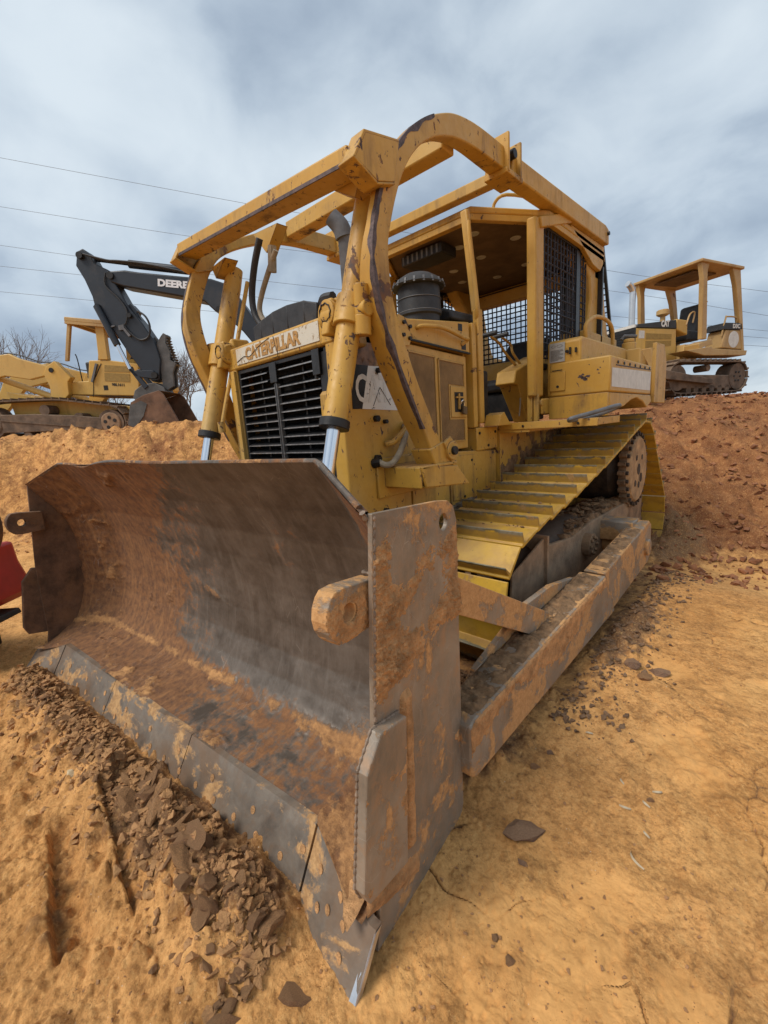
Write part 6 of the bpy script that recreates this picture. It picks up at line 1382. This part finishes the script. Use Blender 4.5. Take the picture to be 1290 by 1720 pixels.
st_ = P_(MB(), [(1.30, 1.12), (1.75, 1.12), (1.80, 1.32), (1.35, 1.34)], .62, 1.12).build('seat', MBLACK, SD, bevel=0.03); P_(MB(), [(1.66, 1.3), (1.82, 1.3), (1.92, 1.86), (1.86, 1.92), (1.74, 1.88)], .64, 1.10).build('seat_back', MBLACK, st_, bevel=0.04)
mb = MB(); mb.tube([(.10, 1.0, 1.40), (.10, 1.0, 2.08), (.09, 1.0, 2.18), (.02, 1.0, 2.27), (-.06, 1.0, 2.31)], .062, 18, 4); mb.build('exhaust_stack', plain('silver_stack', (0.62, 0.63, 0.64), 0.3, 0.8, 0.1, 5, 0.05), SD)
mb = MB().tube([(.78, .8, 1.50), (.78, .8, 1.64)], .05, 12); mb.tube([(.78, .8, 1.64), (.78, .8, 1.67), (.78, .8, 1.75), (.78, .8, 1.77)], [.08, .125, .125, .10], 18); mb.build('precleaner', MYTAN, SD)
for pts in ([(1.08, .10, 1.75), (1.02, .08, 1.72), (1.04, .08, 1.40), (1.10, .1, 1.30)], [(1.62, .10, 1.10), (1.68, .08, 1.45), (1.72, .08, 1.48), (2.02, .08, 1.47), (2.06, .1, 1.36)], [(1.1, .5, 1.40), (1.2, .5, 1.62), (1.34, .5, 1.66), (1.30, .5, 1.45)]): MB().tube(pts, .016, 8, 4).build('grab_rail', MYTAN, SD)
# its blade and arms, in front
for y0 in (.05, 1.62): P_(MB(), [(-.9, .35), (-.4, .45), (1.2, .22), (1.2, .12), (-.5, .28), (-.9, .2)], y0-.12, y0-.02).build('push_arm', MTRK, SD, bevel=0.01)
for y0 in (.42, 1.30): MB().tube([(-.75, y0, .62), (.30, y0, .92)], .055, 14).build('lift_cylinder', MYTAN, SD)
P_(MB(), [(-.85, .02), (-.80, .02), (-.72, .25), (-.74, .5), (-.86, .80), (-.92, .80), (-.84, .5), (-.83, .25)], -.25, 2.05).build('blade', MYTAN, SD, bevel=0.008)

# ---- end of a red machine at the left edge
MRED = plain('red_machine_paint', (0.42, 0.022, 0.02), 0.4, 0, 0.2, 4, 0.1, 0.004, dirt=0.08)
RM = thing('red_machine', 'red machine cut off by the left photo edge, with rusty rimmed wheel and black step', 'machine', place(3.0, -3.27, -.10), rot=YAW, local=True)
P_(MB(), [(-.6, .92), (.15, .97), (.165, .80), (.225, .62), (.232, .56), (.20, .51), (.05, .45), (-.6, .45)], -.02, .5).build('fender', MRED, RM, bevel=0.03)
wh = MB().tube([(.02, .05, 1.17), (.02, .0, 1.17), (.02, .22, 1.17)], [.30, .335, .335], 40).build('wheel', plain('rusty_rim', (0.17, 0.09, 0.05), 0.8, 0.2, 0.4, 8, 0.5), RM, bevel=0.01)
MB().tube([(.02, -.005, 1.17), (.02, -.012, 1.17)], [.27, .262], 40).build('wheel_disc', plain('dusty_disc', (0.36, 0.24, 0.13), 0.85, 0, 0.25, 6, 0.4), wh)
mb = MB(); P_(mb, [(-.6, .44), (.22, .445), (.235, .415), (.262, .40), (.262, .32), (.20, .265), (.05, .20), (-.6, .20)], .0, .035); P_(mb, [(-.6, .448), (.245, .448), (.262, .405), (-.6, .40)], .0, .30)
RMs = mb.build('step', MDARK, RM, bevel=0.008); P_(MB(), [(-.6, .36), (.14, .375), (.175, .36), (.10, .30), (-.6, .28)], -.004, .0).build('step_slot', plain('black_void', (0.004, 0.004, 0.004), 0.9), RMs)
P_(MB(), [(-.6, .50), (.045, .50), (.05, .46), (-.6, .44)], -.03, -.02).build('silver_trim', MCHROME, RM)
P_(MB(), [(-.9, .0), (-.25, .0), (-.25, .5), (-.9, .5)], .02, .6).build('chassis', MDARK, RM, bevel=0.02)

# ================================================================ power lines
MWIRE = plain('wire_dark', (0.11, 0.115, 0.125), 0.6)
WIRES = [[(-51.18, 30.33), (-29.18, 25.2), (-8.89, 20.47), (-0.56, 18.61), (21.02, 13.54), (34.96, 10.97), (56.96, 6.91)], [(-52.04, 26.27), (-30.04, 21.69), (-13.71, 18.29), (-2.29, 16.19), (22.4, 11.68), (35.17, 8.99), (57.17, 4.36)], [(-52.739999999999995, 23.14), (-30.74, 18.82), (-19.32, 16.58), (-3.03, 13.65), (35.31, 7.69), (57.31, 4.27)], [(-53.120000000000005, 20.93), (-31.12, 17.23), (-16.3, 14.74), (-3.36, 12.37), (35.38, 7.08), (57.38, 4.08)], [(-53.61, 18.64), (-31.61, 15.25), (-16.6, 12.94), (0.89, 10.48), (35.46, 6.37), (57.46, 3.75)]]
def wire(pl, label, r_=.014):
    mb = MB().tube([place(40, u, z) for u, z in pl], r_, 5, 6, False); return tag(mb.build('power_line', MWIRE), label, 'power line', 'power lines crossing the sky')
WL = ['highest power line, crossing the open sky above the excavator arm', 'second highest power line, passing just over the black excavator arm', 'third power line, meeting the tip of the excavator arm', 'fourth power line, thin one below the tip of the excavator arm', 'lowest power line, running above the loader canopy and behind the hood']
for i, (px, lb) in enumerate(zip(WIRES, WL)): wire(px, lb)

# ================================================================ bare trees and brush
MBARK = plain('grey_brown_bark', (0.16, 0.125, 0.105), 0.9, 0, 0.3, 4, 0.3)
def bare_tree(x, y, z, h, seed, label, lean=0.0, spread=1.0):
    T_ = thing('bare_tree', label, 'tree', (x, y, z), group='bare trees behind the bank', local=True)
    rs = np.random.RandomState(seed); tr = MB(); cr = MB()
    def grow(p, d, ln, r_, lev):
        n = 3; pts = [p]; rr = [r_]
        for i in range(n):
            d = d+rs.normal(size=3)*.13+np.array([0, 0, .05]); d /= np.linalg.norm(d); p = p+d*ln/n; pts.append(p); rr.append(r_*(1-.35*(i+1)/n))
        (tr if lev < 1 else cr).tube(pts, rr, 5 if lev < 2 else 3, 0, False)
        if lev >= 5 or r_ < .004: return
        k = 3 if lev < 3 else 2+int(rs.rand() < .6)
        for j in range(k):
            t = .45+.55*(j+rs.rand())/k; q = pts[0]+(pts[-1]-pts[0])*t if t < 1 else pts[-1]
            i0 = min(n-1, int(t*n)); q = pts[i0]+(pts[i0+1]-pts[i0])*(t*n-i0)
            s_ = rs.normal(size=3); s_ -= s_@d*d; s_ /= np.linalg.norm(s_); nd = d*.8+s_*(.62*spread)+np.array([0, 0, .18]); nd /= np.linalg.norm(nd)
            grow(q, nd, ln*(.62+.22*rs.rand()), max(.0045, r_*.56), lev+1)
        grow(pts[-1], d, ln*.72, max(.0045, rr[-1]*.85), lev+1)
    grow(np.zeros(3), np.array([lean, 0, 1.0]), h*.30, h*.017, 0)
    tr.build('trunk', MBARK, T_); cr.build('crown', MBARK, T_)
for (D, u, h, sd_, lb, ln_) in ((22, -17.6, 6.1, 3, 'tallest bare tree, seen left of the loader canopy', -.05), (24, -16.2, 4.6, 5, 'bare tree seen through the loader canopy posts', .1), (21, -19.5, 4.0, 8, 'low bare tree at the left photo edge above the loader arm', 0),
    (23, -11.0, 5.2, 13, 'bare tree just right of the excavator bucket', .1), (22, -9.6, 4.6, 21, 'bare tree behind the left guard rail of the bulldozer', .05), (26, -12.0, 4.6, 34, 'pale bare tree between the bucket thumb and the guard rail', -.1), (25, -14.9, 4.0, 55, 'short bare tree behind the loader seat', 0)):
    p = place(D, u, 0); bare_tree(p[0], p[1], gz(p[0], p[1])-.05, h, sd_, lb, ln_)
rs = np.random.RandomState(5); mb = MB()
for i in range(1500):
    D, u = rs.uniform(24, 36), rs.uniform(-26, 20); u *= D/26; p = place(D, u, 1.75); h = .5+1.1*rs.rand()
    d = np.array([rs.normal()*.35, rs.normal()*.35, 1]); mb.tube([np.array(p), np.array(p)+d*h*.5+rs.normal(size=3)*.08, np.array(p)+d*h], [.014, .01, .004], 3, 0, False)
tag(mb.build('brush', MBARK, kind='stuff'), 'low bare brush on the far ground behind the bank', 'brush', kind='stuff')

# ================================================================ stones, clods, dry leaves
import bmesh
MROCK = plain('brown_stone', (0.36, 0.18, 0.085), 0.9, 0, 0.5, 18, 1.0, 0.012, dirt=0.5, dirtcol=(0.47, 0.25, 0.10))
MROCK2 = plain('dark_stone', (0.22, 0.13, 0.085), 0.85, 0, 0.4, 14, 0.8, 0.01, dirt=0.4, dirtcol=(0.40, 0.22, 0.10))
MCLOD = plain('ochre_clod', (0.50, 0.26, 0.11), 0.95, 0, 0.35, 12, 1.0, 0.012)
def stone_mesh(seed, n=20, sub=1):
    rs = np.random.RandomState(seed); bm = bmesh.new()
    for i in range(n):
        v = rs.normal(size=3); v /= np.linalg.norm(v); v *= .82+.18*rs.rand(); bm.verts.new(v)
    bmesh.ops.convex_hull(bm, input=bm.verts)
    bmesh.ops.delete(bm, geom=[v for v in bm.verts if not v.link_faces], context='VERTS')
    if sub: 
        bmesh.ops.subdivide_edges(bm, edges=bm.edges, cuts=sub, use_grid_fill=True)
        for v in bm.verts: v.co += Vector(rs.normal(size=3)*.035)
    me = bpy.data.meshes.new('stone'); bm.to_mesh(me); bm.free(); return me
SM = [stone_mesh(100+i, 14+i % 8) for i in range(14)]
SMm = {}
def stone(i, x, y, size, rot, label, group=None, mat=None, name='stone', dz=0.25, cat='stone'):
    k = (i % 14, mat.name)
    if k not in SMm: me = SM[i % 14].copy(); me.materials.append(mat); SMm[k] = me
    o = bpy.data.objects.new(name, SMm[k]); C.objects.link(o); o.scale = size; o.rotation_euler = rot
    o.location = (x, y, gz(x, y)+size[2]*dz); tag(o, label, cat, group); return o
stone(0, 1.595, -.265, (.048, .066, .03), (.15, .1, 2.4), 'large flat brown slab lying at the foot of the near blade tip', None, MROCK)
stone(3, 1.905, .655, (.115, .066, .036), (.1, .15, .75), 'largest loose stone on the open ground, ridged brown block right of the blade', None, MROCK2)
stone(5, 1.945, .545, (.030, .014, .012), (.3, .1, -.1), 'small dark stone just in front of the ridged brown block', None, MROCK2)
stone(7, 1.96, 2.03, (.062, .045, .036), (.1, .2, .4), 'dark round stone, left one of three beside the push arm', None, MROCK2)
stone(2, 2.04, 1.965, (.055, .042, .022), (.1, .1, 1.2), 'flat brown stone, front one of three beside the push arm', None, MROCK)
stone(9, 2.09, 2.07, (.070, .040, .024), (.2, -.1, .2), 'dark angular stone, right one of three beside the push arm', None, MROCK2)
stone(4, 2.048, .232, (.024, .018, .014), (.3, .6, 1.2), 'rough brown stone near the bottom of the photo, right of the blade tip', None, MROCK)
stone(6, 1.979, .262, (.018, .014, .010), (.4, .2, 2.0), 'small brown stone just behind the rough one near the blade tip', None, MROCK)
stone(8, 2.25, 1.10, (.022, .015, .012), (.5, .1, .6), 'small brown stone among the pale dry leaves', None, MROCK)
stone(1, 1.80, .98, (.030, .022, .02), (.1, .5, .6), 'brown lump on the ground beside the front end of the push arm', None, MROCK)
stone(11, 1.82, 1.10, (.020, .016, .018), (.1, .5, .3), 'dark pebble behind the lump beside the push arm', None, MROCK2)
stone(12, .05, -.54, (.030, .020, .014), (.1, .5, .3), 'pale stone on the churned soil in front of the blade', None, plain('pale_stone', (0.55, 0.42, 0.25), 0.9))
rs = np.random.RandomState(42)
ZL = (('small brown shale shard heaped along the far half of the cutting edge', 'shale shards along the far half of the cutting edge'), ('brown shale shard standing or lying against the near half of the cutting edge', 'shale shards against the near half of the cutting edge'), ('brown shale shard in the heap of larger pieces by the near end bit', 'shale shards beside the near end bit'))
for i in range(170):     # shards and clods pushed up along the cutting edge
    t = rs.rand()**.62; X = -1.05+2.50*t; off = abs(rs.normal())*.085+.015; Y = -.345-off*(1+.5*(X > 1.0))+.03*rs.normal()
    if X > 1.2: Y -= (X-1.2)*.28+.0
    s_ = (.012+.032*rs.rand()**1.8)*(1.15 if X > .4 else .85)*(1.0 if off < .13 else .7)
    p = bw((X, Y, 0)); el = 1.0+1.6*rs.rand()**2
    lead = off < .07 and rs.rand() < .55
    rot = (rs.uniform(.5, 1.3), rs.uniform(-.5, .5), rs.uniform(-.7, .7)) if lead else (rs.normal()*.5, rs.normal()*.5, rs.uniform(0, 6.3))
    stone(rs.randint(14), float(p[0]), float(p[1]), (s_*(.8 if lead else el), s_*(el if lead else 1), s_*(.45 if lead else .6)), rot, *ZL[0 if X < .35 else 1 if X < 1.12 else 2], MROCK if rs.rand() < .7 else MCLOD, 'shale_shard', .5, 'stone')
def scatter(name, n, fn, size, mat, label, cat, seed):
    rs = np.random.RandomState(seed); mb = MB(); V0 = []; F0 = []
    base = [np.array(v.co) for v in SM[0].vertices]
    lows = []
    for k in range(6):
        q = np.random.RandomState(k+60).normal(size=(8, 3)); q /= np.linalg.norm(q, axis=1)[:, None]
        bm = bmesh.new(); [bm.verts.new(v) for v in q]; bmesh.ops.convex_hull(bm, input=bm.verts); bm.verts.index_update()
        lows.append((q, [[v.index for v in f.verts] for f in bm.faces])); bm.free()
    P0 = np.array([fn(rs) for _ in range(n)]); H = ground(P0[:, 0], P0[:, 1])[0]
    for i in range(n):
        q, fs = lows[rs.randint(6)]; s_ = size[0]+(size[1]-size[0])*rs.rand()**3.5; a = rs.uniform(0, 6.3); c_, s2 = math.cos(a), math.sin(a)
        v = q*np.array([1.15, 1.0, .85])*s_; v = np.stack([v[:, 0]*c_-v[:, 1]*s2, v[:, 0]*s2+v[:, 1]*c_, v[:, 2]], 1)+np.array([P0[i, 0], P0[i, 1], H[i]+s_*.42])
        mb.add(v, fs)
    return tag(mb.build(name, mat, None, smooth=False, fix=True), label, cat, kind='stuff')
def near_pt(rs):
    r_ = .7*(9/.7)**rs.rand(); a = rs.uniform(R(-48), R(48)); return CAM[0]+r_*(FH[0]*math.cos(a)+RH[0]*math.sin(a)), CAM[1]+r_*(FH[1]*math.cos(a)+RH[1]*math.sin(a))
scatter('gravel', 2600, near_pt, (.0012, .008), MROCK, 'small brown gravel and crumbs strewn over the orange ground', 'gravel', 1)
MSPOIL = plain('spoil_crumb', (0.38, 0.19, 0.085), 0.95, 0, 0.5, 20, 1.0, 0.012, dirt=0.6, dirtcol=(0.52, 0.275, 0.105))
def berm_pt(rs):
    X = rs.uniform(-1.5, 1.45); Y = -.30-abs(rs.normal())*.13-(max(0, X-1.2))*.3; p = bw((X, Y, 0)); return float(p[0]), float(p[1])
scatter('clods', 6500, berm_pt, (.002, .024), MSPOIL, 'loose crumbled shale in front of the blade', 'rubble', 2)
scatter('clods', 1800, lambda rs: (1.72+.16*abs(rs.normal()), 1.3+3.2*rs.rand()), (.002, .020), MCLAYD, 'dark loose soil clods under and beside the push arm', 'soil', 3)
scatter('clods', 900, lambda rs: (1.05+.5*rs.rand(), .6+.8*rs.rand()), (.003, .025), MCLAYD, 'dark soil crumbs fallen outside the push arm', 'soil', 4)
def bank_pt(rs):
    D = 9.4-5.6*rs.rand()**1.6; u = rs.uniform(.40, .95)*D; p = place(D, u, 0); return p[0], p[1]
scatter('clods', 2600, bank_pt, (.008, .06), plain('red_clod', (0.28, 0.115, 0.05), 0.95, 0, 0.4, 5, 0.8, 0.02), 'red brown clods lying on the right bank', 'soil', 6)
def bankl_pt(rs):
    D = rs.uniform(7.0, 10.0); u = -rs.uniform(.3, .95)*D; p = place(D, u, 0); return p[0], p[1]
scatter('clods', 900, bankl_pt, (.008, .04), MCLOD, 'orange clods lying on the left bank', 'soil', 7)
MLEAF = plain('dry_pale_leaf', (0.50, 0.42, 0.29), 0.8, 0, 0.15, 20, 0.2)
for i, (x, y, a, ln, lb) in enumerate(((2.27, 1.16, .6, .045, 'pale dry leaf, brightest of the curled ones right of centre'), (2.18, 1.00, .2, .05, 'pale dry leaf curled flat beside the small stone'), (2.24, 1.06, -.5, .04, 'thin pale leaf lying right of the small stone'), (2.13, 1.13, -.9, .035, 'faint pale leaf behind the curled ones'), (2.27, .93, -.6, .035, 'short pale straw in front of the dry leaves'), (1.93, 1.33, .3, .04, 'thin pale straw left of the dry leaves'), (2.26, .80, -.7, .08, 'long pale grass stalk on the orange crust'))):
    mb = MB(); n = 7; z0 = gz(x, y)+.006
    for k in range(n):
        t = k/(n-1)-.5; w_ = .0021*math.cos(t*3)+.0004; c_, s_ = math.cos(a+t*.9), math.sin(a+t*.9)
        for q in (-1, 1): mb.v.append((x+c_*t*ln-s_*w_*q, y+s_*t*ln+c_*w_*q, z0+.008*(1-4*t*t)+.003*q)); 
        for q in (-1, 1): mb.v.append((x+c_*t*ln-s_*w_*q, y+s_*t*ln+c_*w_*q, z0-.0012+.008*(1-4*t*t)+.003*q))
    for k in range(n-1):
        o_ = 4*k; mb.f += [(o_, o_+1, o_+5, o_+4), (o_+2, o_+6, o_+7, o_+3), (o_, o_+4, o_+6, o_+2), (o_+1, o_+3, o_+7, o_+5)]
    tag(mb.build('dry_leaf', MLEAF), lb, 'leaf', 'dry leaves on the ground')
for o in bpy.data.objects:
    if '_o' in o: del o['_o']
